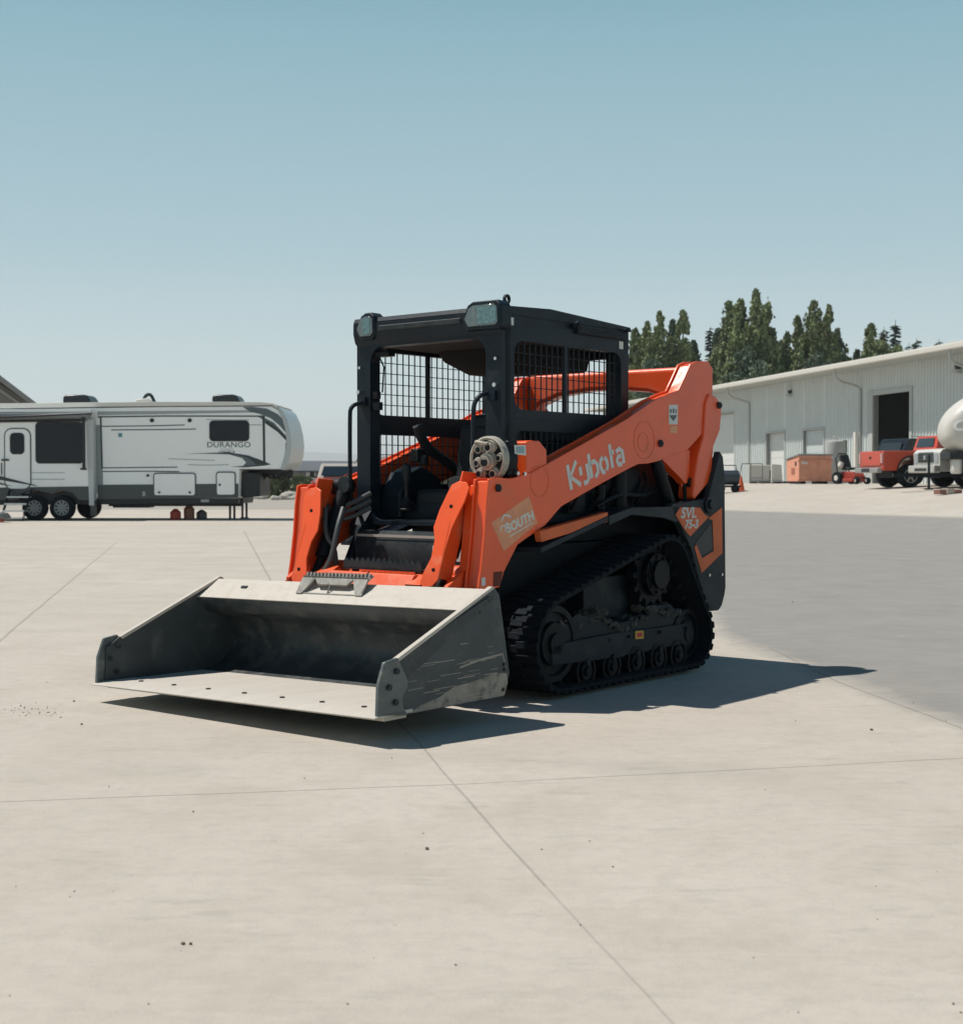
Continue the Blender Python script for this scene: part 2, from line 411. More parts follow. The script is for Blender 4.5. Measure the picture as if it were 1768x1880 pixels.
def undercarriage(sg):
    y0, y1 = .52, .84
    uc = MB(); n = len(belt)
    inner = [p-nm*.022 for p, nm in belt]; outer = [p for p, nm in belt]
    uc.add([(q.x, y, q.y) for y, L_ in ((y0, inner), (y0, outer), (y1, outer), (y1, inner)) for q in L_],
           [(a*n+i, a*n+(i+1) % n, b*n+(i+1) % n, b*n+i) for a, b in ((0,1),(1,2),(2,3),(3,0)) for i in range(n)])
    k = 3
    for i in range(0, n, k):                       # tread lugs: two staggered blocks with chamfered shoulders
        for (ya, yb, o_) in ((y0-.005, y0+.135, 0), (y0+.115, y0+.205, 1), (y0+.185, y1+.005, 0)):
            idx = [(i+o_*2+j) % n for j in (0, 1, 2)]
            base = [belt[q] for q in idx]; h_ = .015 if ya != y0+.115 else .012
            poly = [tuple(p-nm*.004) for p, nm in base]+[tuple(base[2][0]*.8+base[1][0]*.2+base[2][1]*h_), tuple(base[0][0]*.8+base[1][0]*.2+base[0][1]*h_)]
            uc.prism(poly, 1, ya, yb)
    for i in range(0, n, 4):                       # guide lugs on the inside
        p, nm = belt[i]; t_ = Vector((-nm.y, nm.x)); c = p-nm*.045
        for yc in (.645, .715):
            uc.prism([tuple(c+t_*.018+nm*.024), tuple(c-t_*.018+nm*.024), tuple(c-t_*.010-nm*.024), tuple(c+t_*.010-nm*.024)], 1, yc-.012, yc+.012)
    m = Matrix.Diagonal((1, sg, 1, 1))
    def fin(mb):
        if sg < 0:
            mb.v = [(x, -y, z) for x, y, z in mb.v]; mb.f = [tuple(reversed(f)) for f in mb.f]
        return mb
    fin(uc).build('rubber_track', RUBBER, LD, bevel=.004, seg=1)
    yc = .68
    def wheel(name, c, r, w_, parent, rim=.6):
        mb = MB().lathe([(.02, -w_/2), (r*.55, -w_/2), (r*.58, -w_/2+.02), (r*.8, -w_/2+.02), (r*.84, -w_/2), (r, -w_/2), (r, w_/2), (r*.84, w_/2), (r*.8, w_/2-.02), (r*.58, w_/2-.02), (r*.55, w_/2+.004), (r*.3, w_/2+.004), (r*.28, w_/2+.02), (.01, w_/2+.02)], (c[0], yc, c[1]), 'Y', 32)
        return fin(mb).build(name, DARKM, parent)
    wheel('front_idler', IDF, .205, .17, LD); wheel('rear_idler', IDR, .15, .17, LD)
    for x in (.30, .05, -.20, -.44, -.66): wheel('track_roller', (x, .115), .09, .20, LD)
    sp = MB(); prof = []
    for i in range(15):
        a = 360*i/15
        for da, r in ((-7, .165), (-3.5, .205), (3.5, .205), (7, .165)): prof.append((SPR[0]+r*math.cos(R(a+da)), SPR[1]+r*math.sin(R(a+da))))
    sp.prism(prof, 1, yc-.03, yc+.03); sp.cyl((SPR[0], yc-.08, SPR[1]), (SPR[0], yc+.07, SPR[1]), .125, 28); sp.cyl((SPR[0], yc+.07, SPR[1]), (SPR[0], yc+.10, SPR[1]), .085, 24)
    for i in range(9): a = 2*math.pi*i/9; q = (SPR[0]+.105*math.cos(a), SPR[1]+.105*math.sin(a)); sp.cyl((q[0], yc+.07, q[1]), (q[0], yc+.083, q[1]), .012, 8)
    fin(sp).build('drive_sprocket', DARKM, LD, bevel=.003, seg=1)
    fr = MB()                                       # roller frame with sloping top and the end guards
    fr.prism([(.45,.175),(.62,.19),(.60,.30),(.50,.36),(.36,.43),(.22,.40),(-.02,.345),(-.35,.36),(-.42,.42),(-.60,.42),(-.70,.36),(-.80,.30),(-.80,.17),(-.45,.155),(0,.15)], 1, .60, .755)
    fr.prism([(.62,.175),(.61,.285),(-.06,.30),(-.07,.155)], 1, .755, .785); fr.prism([(-.075,.16),(-.07,.295),(-.80,.29),(-.81,.17)], 1, .755, .775)
    fr.cyl((.45,.68,.30), (.70,.68,.27), .05, 12); fr.box(-.35, .10, .45, .62, .36, .60)
    for x, z in ((.30,.165),(.05,.165),(-.20,.165),(-.44,.165)): fr.cyl((x,.775,z), (x,.80,z), .02, 8); fr.cyl((x,.775,z-.045), (x,.80,z-.045), .016, 8)
    for x in (.55,.08,-.12,-.45,-.74): fr.cyl((x,.775,.265), (x,.793,.265), .012, 6)
    tf = fin(fr).build('track_frame', bpy.data.materials.get('frame_paint') or mat('frame_paint', (.008,.014,.020), .55, 0, var=.3, vscale=5, dirt=(.065,.07,.065), dscale=5, damt=.6, dlo=.5, dhi=.62, spec=.25), LD, bevel=.006)
    mud = MB(); random.seed(5)
    for i in range(420):
        x = random.uniform(-.75, .5); zt = .335+.06*mnoise.noise(Vector((x*5, 0, 0)))+(.06 if .1 < x < .5 else 0)+(.06 if -.62 < x < -.35 else 0); s_ = random.uniform(.006, .022)
        mud.obox((x, random.uniform(.62, .77), zt-.01+random.uniform(0, .02)), (s_*2, s_*1.6, s_), (random.random(), random.random(), random.random()*3))
    md = fin(mud).build('caked_mud', mat('caked_mud', (.07,.068,.06), .95, var=.4, vscale=20), tf); md['kind'] = 'stuff'
    if sg > 0:
        q = loc_xz(.79, [(1169,1159), (1184,1158), (1184,1173), (1169,1174)])
        st = MB().prism(q, 1, .778, .782).build('warning_sticker', mat('yellow_sticker', (.55,.33,.05), .6), tf)
        x0, z0 = q[0]; x1, z1 = q[2]; MB().prism([(x0*.8+x1*.2, z0*.75+z1*.25), (x0*.2+x1*.8, z0*.75+z1*.25), (x0*.2+x1*.8, z0*.3+z1*.7), (x0*.8+x1*.2, z0*.3+z1*.7)], 1, .782, .784).build('red_panel', mat('red_sticker', (.5,.03,.03), .6), tf)
for sg in (1, -1): undercarriage(sg)

# ---- chassis, engine bay and fenders
ch = MB()
ch.box(-1.16, .72, -.50, .50, .24, .80); ch.prism([(-1.16,.80),(.30,.80),(.30,.95),(-.45,1.10),(-.50,1.42),(-1.12,1.36)], 1, -.50, .50)
ch.prism([(.72,.24),(.95,.42),(.95,.62),(.72,.72)], 1, -.46, .46)
CH = ch.build('chassis', DARKM, LD, bevel=.01)
fe = MB()                                            # fenders over the tracks
for sg in (1, -1):
    y = sorted((sg*.50, sg*.74))
    fe.prism([(.66,.80),(.03,.955),(-.20,.995),(-.66,.99),(-.66,.965),(-.20,.965),(.03,.925),(.66,.77)], 1, y[0], y[1])
    fe.prism([(.03,.955),(-.20,.998),(-.70,.998),(-.70,.90),(-.55,.93),(-.20,.955),(.03,.90)], 1, *sorted((sg*.725, sg*.745))).cut()
each(fe, 'fender', BLACKP, LD, bevel=.004)
ob = MB()
for sg in (1, -1): ob.prism([(.665,.886),(.03,.976),(.02,.921),(.645,.828)], 1, *sorted((sg*.69, sg*.735))).cut()
each(ob, 'fender_trim', ORANGE_D, LD, bevel=.004)
# machinery seen in the gap under the arm
mg = MB(); random.seed(11)
for sg in (1, -1):
    mg.box(-.55, -.20, *sorted((sg*.50, sg*.57)), .98, 1.22); mg.box(.0, .16, *sorted((sg*.50, sg*.56)), .97, 1.12)
    mg.cyl((-.30, sg*.59, 1.0), (-.30, sg*.59, 1.2), .045, 14); mg.cyl((-.12, sg*.58, .98), (-.12, sg*.58, 1.13), .03, 12)
    for k in range(9):
        x = random.uniform(-.6, .2); mg.tube([(x, sg*.54, .97), (x+random.uniform(-.05,.05), sg*.60, 1.05), (x-.1, sg*.58, 1.14), (x-.16, sg*.52, 1.2)], .011, 6, 2)
    mg.tube([(-.05, sg*.6, 1.0), (-.25, sg*.62, 1.08), (-.6, sg*.6, 1.05), (-.85, sg*.6, 1.2)], .016, 8, 2).cut()
each(mg, 'hydraulics', DARKM, LD, bevel=.003, seg=1)

def mir(poly): return poly
# rear corner plates with the model badge
RPX = [(1233,925),(1300,915),(1322,828),(1328,838),(1331,870),(1333,1078),(1331,1092),(1326,1112),(1320,1121),(1300,1123),(1288,1080),(1270,1010),(1250,965),(1236,945)]
rp = loc_xz(.745, RPX)
for sg in (1, -1):
    P_ = MB().prism(rp, 1, *sorted((sg*.70, sg*.745))).build('rear_side_panel', GREYP, LD, bevel=.008)
    if sg > 0:
        MB().prism(loc_xz(.747, [(1240,945),(1249,931),(1285,932),(1293,944),(1301,949),(1267,985),(1257,973)]), 1, .746, .7485).build('model_badge', ORANGE_D, P_)
        a = loc_xz(.747, [(1325,933),(1326,1015),(1288,1052),(1283,1036),(1317,1007),(1316,950),(1268,992),(1262,985)])
        MB().prism(loc_xz(.747, [(1325,932),(1326,1015),(1288,1052),(1275,1005),(1278,1000),(1289,1025),(1310,1012),(1308,955),(1300,952)]), 1, .746, .7485).build('orange_stripe', ORANGE_D, P_)
        MB().prism(loc_xz(.747, [(1306,960),(1308,1008),(1288,1020),(1276,998)]), 1, .7455, .7475).build('air_vent', BLACKDECAL, P_)
        dv = loc_xz(.75, [(1250,951)])[0]; dx = Vector(loc_xz(.75, [(1283,951)])[0])-Vector(dv)
        # lettering faces +y: its right is -x
        mt = Matrix(((-1,0,0,dv[0]),(0,0,1,.7495),(0,1,0,dv[1]),(0,0,0,1)))
        text('badge_lettering', 'SVL', .088, GREYDECAL, P_, mt, .003, .001, .2, 1.25)
        dv = loc_xz(.75, [(1257,970)])[0]; mt = Matrix(((-1,0,0,dv[0]),(0,0,1,.7495),(0,1,0,dv[1]),(0,0,0,1)))
        text('badge_lettering', '75-3', .072, GREYDECAL, P_, mt, .003, .001, .2, 1.15)
        c = loc_xz(.75, [(1301,926)])[0]
        MB().cyl((c[0],.74,c[1]), (c[0],.765,c[1]), .055, 24).cyl((c[0],.765,c[1]), (c[0],.78,c[1]), .03, 16).build('pivot_cap', BLACKP, P_, bevel=.004)
        bt = MB()
        for u, v in ((1302,1056),(1325,1055)): q = loc_xz(.75, [(u, v)])[0]; bt.cyl((q[0],.744,q[1]), (q[0],.756,q[1]), .010, 8).cut()
        each(bt, 'bolt', CHROME, P_)
rr = MB().box(-1.24, -1.16, -.69, .69, .42, 1.30).box(-1.30, -1.24, -.60, .60, .50, 1.22); rr.box(-1.34, -1.27, .55, .66, .60, .63)
rr.build('tailgate', BLACKP, LD, bevel=.02)

# ---- loader arms
ARM = loc_xz(.70, [(897,880),(904,877),(940,878),(978,866),(1149,770),(1200,735),(1228,722),(1246,716),(1256,695),(1268,668),(1278,663),(1300,663),(1308,676),(1308,725),(1304,765),(1290,795),(1262,826),(1232,836),(1210,846),(1190,851),(1172,852),(1155,860),(1100,890),(1030,930),(1000,965),(950,1000),(925,1050),(917,1078),(895,1085),(878,1085),(884,1040),(890,975),(893,920)])
def inset(poly, d):
    n = len(poly); area = sum(poly[i][0]*poly[(i+1)%n][1]-poly[(i+1)%n][0]*poly[i][1] for i in range(n)); sgn = 1 if area > 0 else -1; r = []
    for i in range(n):
        a, b, c = Vector(poly[i-1]), Vector(poly[i]), Vector(poly[(i+1)%n]); e1 = (b-a).normalized(); e2 = (c-b).normalized()
        n1 = Vector((-e1.y, e1.x))*sgn; n2 = Vector((-e2.y, e2.x))*sgn; m_ = (n1+n2).normalized(); r.append(tuple(b+m_*min(d/max(.5, m_.dot(n1)), d*1.6)))
    return r
LUG = loc_xz(.66, [(1205,838),(1213,833),(1262,826),(1262,865),(1258,886),(1253,888),(1247,880)])
LINK = loc_xz(.72, [(1303,722),(1316,727),(1324,738),(1327,752),(1324,790),(1312,820),(1308,880),(1277,918),(1274,912),(1278,870),(1283,835),(1293,800),(1297,740)])
def yr(sg, a, b): return sorted((sg*a, sg*b))
def arm(sg):
    A = MB().prism(ARM, 1, *yr(sg, .688, .702)).prism(inset(ARM, .014), 1, *yr(sg, .614, .688)).prism(ARM, 1, *yr(sg, .600, .614)).build('lift_arm', ORANGE, LD, bevel=.004)
    MB().prism(LUG, 1, *yr(sg, .62, .68)).build('cylinder_lug', ORANGE, A, bevel=.004)
    MB().prism(LINK, 1, *yr(sg, .60, .715)).build('rear_link', ORANGE, LD, bevel=.012)
    # weld circle, pins
    pn = MB()
    for (u, v, r) in ((913,896,.020), (1211,814,.022), (1315,744,.022)):
        q = loc_xz(.70, [(u, v)])[0]; d = .715 if u != 1315 else .73; pn.cyl((q[0], sg*.60, q[1]), (q[0], sg*d, q[1]), r, 16); pn.cyl((q[0], sg*d, q[1]), (q[0], sg*(d+.008), q[1]), r*.6, 6).cut()
    each(pn, 'pin', GREYP, A, bevel=.002)
    rg = MB()
    for (u, v, r) in ((1182,808,.11), (1180,812,.055), (990,884,.080)):
        q = loc_xz(.70, [(u, v)])[0]; pts = arc(q[0], q[1], r, 0, 350, 40); rg.ribbon(pts, .003, 1, *yr(sg, .7015, .7035), closed=True).cut()
    each(rg, 'weld_ring', ORANGE_D, A)
    # tower foot: front-facing webs between the side plates
    fw = MB().prism([(1.035,1.13),(1.045,1.10),(1.12,.56),(1.00,.56),(.90,1.11)], 1, *yr(sg, .545, .60))
    fw.build('tower_web', ORANGE, A, bevel=.006)
    # lift cylinder from the chassis up to the lug
    a, b = (-.72, .99), (-.90, 1.19)
    MB().cyl((-.60, sg*.65, 1.28), (-.78, sg*.65, .98), .038, 16).build('lift_cylinder', DARKM, LD, bevel=.003)
    MB().cyl((-.93, sg*.62, 1.36), (-.99, sg*.62, 1.0), .022, 12).cyl((-.90, sg*.66, 1.30), (-.93, sg*.66, 1.02), .012, 8).cyl((-.95,sg*.655,1.14),(-.95,sg*.69,1.14),.03,12).build('link_rod', DARKM, LD)
    # tilt cylinder with its orange cover plate in front
    cv = [(.500,1.19),(.545,1.21),(.600,1.205),(.632,1.17),(.622,1.10),(.575,.95),(.560,.80),(.560,.66),(.530,.625),(.465,.615),(.435,.64),(.445,.70),(.475,.78),(.470,.88),(.440,.95),(.455,1.05),(.480,1.13)]
    cv = [((y-.53)*.92+.565, .610+(z-.615)*.905) for y, z in cv]
    v = []; n = len(cv)
    def xs(z): return 1.055+(1.20-z)*.36
    for off in (0, -.014):
        for y, z in cv: v.append((xs(z)+off, sg*(y-.06), z))
    f1 = tuple(range(n)); f2 = tuple(range(2*n-1, n-1, -1)); fs = [f1, f2]+[(i, n+i, n+(i+1)%n, (i+1)%n) for i in range(n)]
    if sg < 0: fs = [tuple(reversed(f)) for f in fs]
    C_ = MB().add(v, fs).build('tilt_cylinder_cover', ORANGE, LD, bevel=.003)
    side = MB()                                     # the folded flange of the cover, outboard
    side.prism([(xs(1.2)-.005,1.20),(xs(.95),.95),(xs(.66),.66),(xs(.66)-.10,.64),(xs(.95)-.11,.95),(xs(1.2)-.13,1.19)], 1, *yr(sg, .522, .534)); side.build('cover_flange', ORANGE, C_, bevel=.003)
    hb = MB()
    for y, z in ((.51,1.02),(.49,.70)): hb.cyl((xs(z)-.002, sg*y, z), (xs(z)+.004, sg*y, z), .010, 10).cut()
    each(hb, 'bolt', DARKM, C_)
    MB().cyl((.90, sg*.47, 1.13), (1.08, sg*.47, .76), .042, 16).cyl((1.08, sg*.47, .76), (1.18, sg*.47, .58), .026, 14).cyl((.90,sg*.42,1.155),(.90,sg*.56,1.155),.045,18).cyl((1.24,sg*.44,.58),(1.24,sg*.54,.58),.04,16).build('tilt_cylinder', DARKM, LD, bevel=.004)
    return A
AL = arm(1)
_b = set(bpy.data.objects)
AR = arm(-1)
for _o in set(bpy.data.objects)-_b:                  # the right arm sits a little lower on its stop
    if _o.parent is LD: _o.location.z = -.035
cb = MB()                                           # cross tube joining the arms behind the cab, flared at both ends
cb.prism([(-.60,1.60),(-.60,1.86),(.60,1.86),(.60,1.60),(.50,1.66),(.35,1.71),(.1,1.735),(-.1,1.735),(-.35,1.71),(-.50,1.66)], 0, -1.10, -.98)
cb.build('cross_tube', ORANGE, LD, bevel=.03, seg=4)

# decals on the left arm. drawn in the arm's own direction: origin, along (down to up the slope), and across
def arm_frame(u0, v0, u1, v1):
    a = Vector(loc_xz(.703, [(u0, v0)])[0]); b = Vector(loc_xz(.703, [(u1, v1)])[0]); e = (b-a).normalized(); return a, e, Vector((e.y, -e.x)), (b-a).length
a, e, q, ln = arm_frame(1049, 899, 1146, 850)
up_ = Vector((e.y, -e.x)) if Vector((e.y, -e.x)).y > 0 else -Vector((e.y, -e.x))
LETTERS = {'K': [[(0,0),(0,1)],[(.50,1.0),(.06,.50),(.56,0)]], 'u': [[(0,.70),(0,.36)],[(.40,.70),(.40,.10),(.28,0),(.08,.0)]],
 'b': [[(0,1.04),(0,.05)],[(0,.62),(.26,.66),(.42,.48),(.40,.16),(.20,.02)]], 'o': [[(.22,.64),(.06,.56),(.0,.34),(.08,.08),(.24,.02)],[(.30,.60),(.42,.46),(.43,.22),(.34,.06)]],
 't': [[(.14,1.02),(.12,.04)],[(.14,.66),(.34,.66)]], 'a': [[(.04,.60),(.26,.66),(.42,.52),(.42,.0)],[(.30,.02),(.08,.06),(.02,.22),(.10,.36),(.30,.36)]]}
lg = MB(); cur = 0; H_ = .140; adv = {'K': .66, 'u': .58, 'b': .58, 'o': .58, 't': .42, 'a': .5}; tot = sum(adv.values())-.06; sc_ = ln/tot
for chx in 'Kubota':
    for st in LETTERS[chx]:
        pts = [tuple(a+e*((cur+x)*sc_)+up_*(y*H_)) for x, y in st]
        lg.ribbon(pts, .027, 1, .7025, .7045)
    cur += adv[chx]
lg.build('arm_lettering', WHITEDECAL, AL)
MB().prism(loc_xz(.703, [(902,960),(971,911),(987,960),(925,1012)]), 1, .7022, .7030).build('dealer_sticker', mat('faded_sticker', (.70,.29,.15), .55, var=.15, vscale=14), AL)
a, e, q, ln = arm_frame(926, 984, 972, 957); up_ = -q if q.y < 0 else q
mt = Matrix(((e.x,0,up_.x,0),(0,0,0,0),(0,0,0,0),(0,0,0,1)))
def arm_text(name, body, u0, v0, u1, v1, size, m_, bold=.002, sx_=1):
    a, e, q, ln = arm_frame(u0, v0, u1, v1); up_ = q if q.y > 0 else -q
    mt = Matrix(((e.x, up_.x, 0, a.x), (0, 0, 1, .7035), (e.y, up_.y, 0, a.y), (0,0,0,1))); return text(name, body, size, m_, AL, mt, bold, .0006, 0, sx_)
arm_text('sticker_lettering', 'SOUTH', 932, 979, 972, 957, .066, WHITEDECAL, .003, 1.05)
a, e, q, ln = arm_frame(921, 985, 972, 957); up_ = q if q.y > 0 else -q
em = MB()
for (x, y, r, t0, t1) in ((.022,.03,.020,-60,190),(.055,.04,.012,0,300)): em.ribbon([tuple(a+e*p[0]+up_*p[1]) for p in arc(x, y, r, t0, t1, 20)], .008, 1, .7032, .7045)
em.ribbon([tuple(a+e*x+up_*y) for x, y in ((.02,.075),(.05,.098),(.085,.085),(.10,.07))], .010, 1, .7032, .7045); em.ribbon([tuple(a+e*x+up_*y) for x, y in ((.06,-.022),(.2,-.018),(.27,-.016))], .006, 1, .7032, .7045)
em.build('sticker_emblem', WHITEDECAL, AL)
def decal(name, px, m_, par, y=.7022, t=.001): return MB().prism(loc_xz(y, px), 1, y, y+t).build(name, m_, par)
W_ = decal('warning_decal', [(1228,743),(1244,743),(1244,779),(1228,779)], WHITEDECAL, AL)
wm = MB()
for px in ([(1230,752),(1233,750),(1233,758),(1230,758)],[(1235,750),(1238,750),(1238,758),(1235,758)],[(1240,750),(1242,752),(1242,758),(1240,758)],[(1229,762),(1243,762),(1240,768),(1236,773),(1232,768)]): wm.prism(loc_xz(.7035, px), 1, .7033, .7038)
wm.build('pictogram', mat('slate_print', (.10,.12,.13), .6), W_)
decal('orange_decal', [(1230,782),(1243,782),(1243,795),(1230,795)], mat('pale_orange_decal', (.72,.33,.16), .6, var=.3, vscale=80), AL)
decal('small_decal', [(884,1061),(891,1060),(891,1075),(884,1076)], WHITEDECAL, AL)
decal('slot', [(906,1050),(923,1049),(918,1076),(905,1077)], mat('dark_slot', (.12,.02,.008), .7), AL)
# hydraulic coupler block on top of the left tower
hc = loc_xz(.60, [(940,812),(946,809),(964,809),(978,826),(979,872),(940,882)])
HB = MB().prism(hc, 1, .56, .695).build('coupler_bracket', ORANGE, LD, bevel=.008)
decal('bracket_sticker', [(944,817),(965,817),(966,836),(945,834)], WHITEDECAL, HB, .6955)
decal('sticker_panel', [(947,820),(962,820),(963,832),(948,831)], mat('blue_grey_panel', (.25,.38,.40), .5), HB, .6966)
bb = MB()
for u, v in ((951,869),(964,870)): q_ = loc_xz(.70, [(u, v)])[0]; bb.cyl((q_[0], .69, q_[1]), (q_[0], .703, q_[1]), .011, 8).cut()
each(bb, 'bolt', CHROME, HB)
MUD = mat('dusty_coupler_metal', (.40,.37,.31), .6, .2, var=.3, vscale=14, dirt=(.14,.125,.10), dscale=18, damt=.6, dlo=.5, dhi=.62, bump=.2, bscale=60)
MB().cyl((.80,.585,1.265), (.915,.585,1.265), .115, 28).box(.78,.86,.49,.68,1.17,1.36).build('coupler_housing', DARKM, LD, bevel=.012)
cp = MB()
for (y, z, r, l_) in ((.535,1.320,.030,.02),(.612,1.330,.034,.035),(.598,1.255,.046,.045),(.520,1.250,.028,.015),(.548,1.195,.030,.03),(.632,1.195,.032,.02),(.662,1.275,.026,.01)):
    cp.cyl((.90, y, z), (.90+l_, y, z-.006), r, 20); cp.cyl((.90+l_, y, z-.006), (.90+l_+.018, y, z-.008), r*.7, 18); cp.cyl((.90+l_*.35, y, z), (.90+l_*.55, y, z), r*1.14, 6)
cp.tube([(.89,.50,1.33),(.94,.52,1.355),(.97,.57,1.35),(.96,.62,1.34)], .009, 8, 2)
MB().lathe([(.098,.118),(.108,.126),(.117,.122),(.119,.085),(.112,.08)], (.80,.585,1.265), 'X', 32, False).build('bezel', MUD, LD)
CPB = cp.build('hydraulic_coupler', MUD, LD, bevel=.003, seg=1)
sk = MB()
for (y, z, r, l_) in ((.535,1.320,.030,.02),(.612,1.330,.034,.035),(.598,1.255,.046,.045),(.520,1.250,.028,.015),(.548,1.195,.030,.03),(.632,1.195,.032,.02),(.662,1.275,.026,.01)): sk.cyl((.90+l_+.017, y, z-.008), (.90+l_+.0195, y, z-.008), r*.5, 14).cut()
each(sk, 'coupler_socket', DARKM, CPB)
# hoses and chain hanging inside the right tower
hs = MB()
for k in range(3): hs.tube([(.95+.02*k,-.56,1.02),(1.00,-.50-.02*k,.98-.03*k),(.90,-.42,1.02-.04*k),(.80,-.36,1.08-.04*k)], .014, 8, 2)
hs.tube([(1.05,-.47,1.0),(1.09,-.43,.84),(1.06,-.38,.78),(1.08,-.36,.62)], .013, 8, 2); hs.tube([(1.02,-.36,1.0),(1.10,-.33,.88),(1.12,-.35,.72),(1.18,-.40,.60)], .016, 8, 2)
hs.build('hydraulic_hose', mat('hose_rubber', (.06,.07,.07), .5), LD)
ho = MB()
for y in (.40,-.40): ho.lathe([(.022,-.012),(.045,-.012),(.045,.012),(.022,.012)], (.96, y*1.02, 1.13), 'X', 20).cut()
each(ho, 'cylinder_eye', GREYP, LD)

# ---- cab
cabm = MB()
outer_s = rrect(-.49, .70, 1.485, 2.045, .012); inner_s = rrect(-.41, .62, 1.535, 1.905, .07)
o2 = rrect(-.49, .70, .92, 1.485, .012); i2 = rrect(-.20, .61, 1.13, 1.42, .05)
for y in ((.495, .53), (-.53, -.495)):
    frame_mb(cabm, outer_s, inner_s, 1, *y); frame_mb(cabm, o2, i2, 1, *y)
of = rrect(-.53, .53, .90, 2.05, .02); inf = rrect(-.425, .425, .925, 1.915, .09)
frame_mb(cabm, of, inf, 0, .655, .735)
cabm.box(-.475, -.44, -.49, .49, 1.40, 1.52); cabm.box(-.475,-.44,-.49,-.40,.95,2.0); cabm.box(-.475,-.44,.40,.49,.95,2.0); cabm.box(-.475,-.44,-.40,.40,1.88,2.0); cabm.box(-.475,-.44,-.40,.40,.95,1.12)
cabm.prism([(-.52,2.04),(.735,2.04),(.76,2.055),(.745,2.08),(.30,2.10),(-.50,2.065)], 1, -.535, .535)
cabm.prism([(.725,1.915),(.75,1.94),(.765,1.99),(.765,2.05),(.725,2.05)], 1, -.53, .53)
for sg in (1, -1):                                  # posts splay forward at the foot
    cabm.prism([(.655,.98),(.735,.98),(.80,.90),(.80,.84),(.70,.84),(.655,.90)], 1, *yr(sg, .42, .53))
CAB = cabm.build('cab_frame', BLACKP, LD, bevel=.003, seg=1)
MB().box(-.46,.66,-.48,.48,1.925,1.95).build('headliner', mat('dark_headliner',(.004,.005,.006),.9), CAB)
MB().prism([(-.4,1.80),(-.1,1.80),(.12,1.86),(.2,1.93),(-.44,1.93)], 1, -.40, .30).build('overhead_console', bpy.data.materials['dark_headliner'], CAB, bevel=.02)
def grid(name, y, wins, sp=.052, sz=.062, t=.0024):
    g = MB()
    for (x0, x1, z0, z1) in wins:
        n = int((x1-x0)/sp)
        for i in range(1, n+1): x = x0+(x1-x0)*i/(n+1); g.box(x-t, x+t, y-.003, y+.003, z0-.01, z1+.01)
        n = int((z1-z0)/sz)
        for i in range(1, n+1): z = z0+(z1-z0)*i/(n+1); g.box(x0-.01, x1+.01, y-.006, y-.003, z-t, z+t)
    g.box(.130, .155, y-.008, y+.012, 1.53, 1.91)
    return g.build(name, BLACKP, CAB)
grid('window_grille', .515, [(-.41,.62,1.535,1.905),(-.20,.61,1.13,1.42)]); grid('window_grille', -.51, [(-.41,.62,1.535,1.905),(-.20,.61,1.13,1.42)])
# roof lamps
def lamp(y0, y1):
    sh = [(y0+.03,1.952),(y1-.02,1.952),(y1,1.975),(y1-.005,2.085),(y1-.035,2.108),(y0+.07,2.108),(y0+.035,2.09),(y0,2.01)]
    H = MB().prism(sh, 0, .68, .775).build('lamp_housing', BLACKP, CAB, bevel=.012)
    sh2 = [(y0+(a-y0)*1, b) for a, b in sh]; c = ((y0+y1)/2, 2.03)
    sm = [(c[0]+(a-c[0])*.84, c[1]+(b-c[1])*.72) for a, b in sh]
    l = MB().prism(sm, 0, .773, .782).build('lamp_lens', SCREENG, H, bevel=.004)
    yy = y0+(y1-y0)*.42; MB().prism([(yy,1.985),(y1-.03,1.985),(y1-.03,2.075),(yy,2.075)], 0, .7822, .7835).build('reflector', mat('lamp_reflector', (.13,.22,.23), .2, .2, var=.4, vscale=50), H)
lamp(.292, .562); lamp(-.50, -.352)
MB().box(.735,.775,-.33,.28,1.995,2.03).build('roof_trim', GREYP, CAB, bevel=.008)
ey = MB(); 
ey.ribbon(arc(.62, 2.128, .020, 0, 330, 16), .012, 1, .47, .485, closed=True); ey.box(.605,.635,.47,.485,2.08,2.112)
ey.build('lifting_eye', BLACKP, CAB)
ven = MB().box(-.44,.06,.53,.552,1.985,2.035)
for k in range(3): ven.box(-.43,.05,.552,.558,1.992+.014*k,1.998+.014*k)
ven.cyl((.09,.535,2.02),(.09,.585,2.04),.016,12).cyl((-.42,.535,2.03),(-.42,.575,2.05),.012,10)
ven.build('side_vent', BLACKP, CAB, bevel=.002, seg=1)
for (u0, v0) in ((936,582), (1137,626)): MB().prism(loc_xz(.532, [(u0,v0),(u0+7,v0+1),(u0+7,v0+15),(u0,v0+14)]), 1, .5305, .5325).build('cab_sticker', WHITEDECAL, CAB)
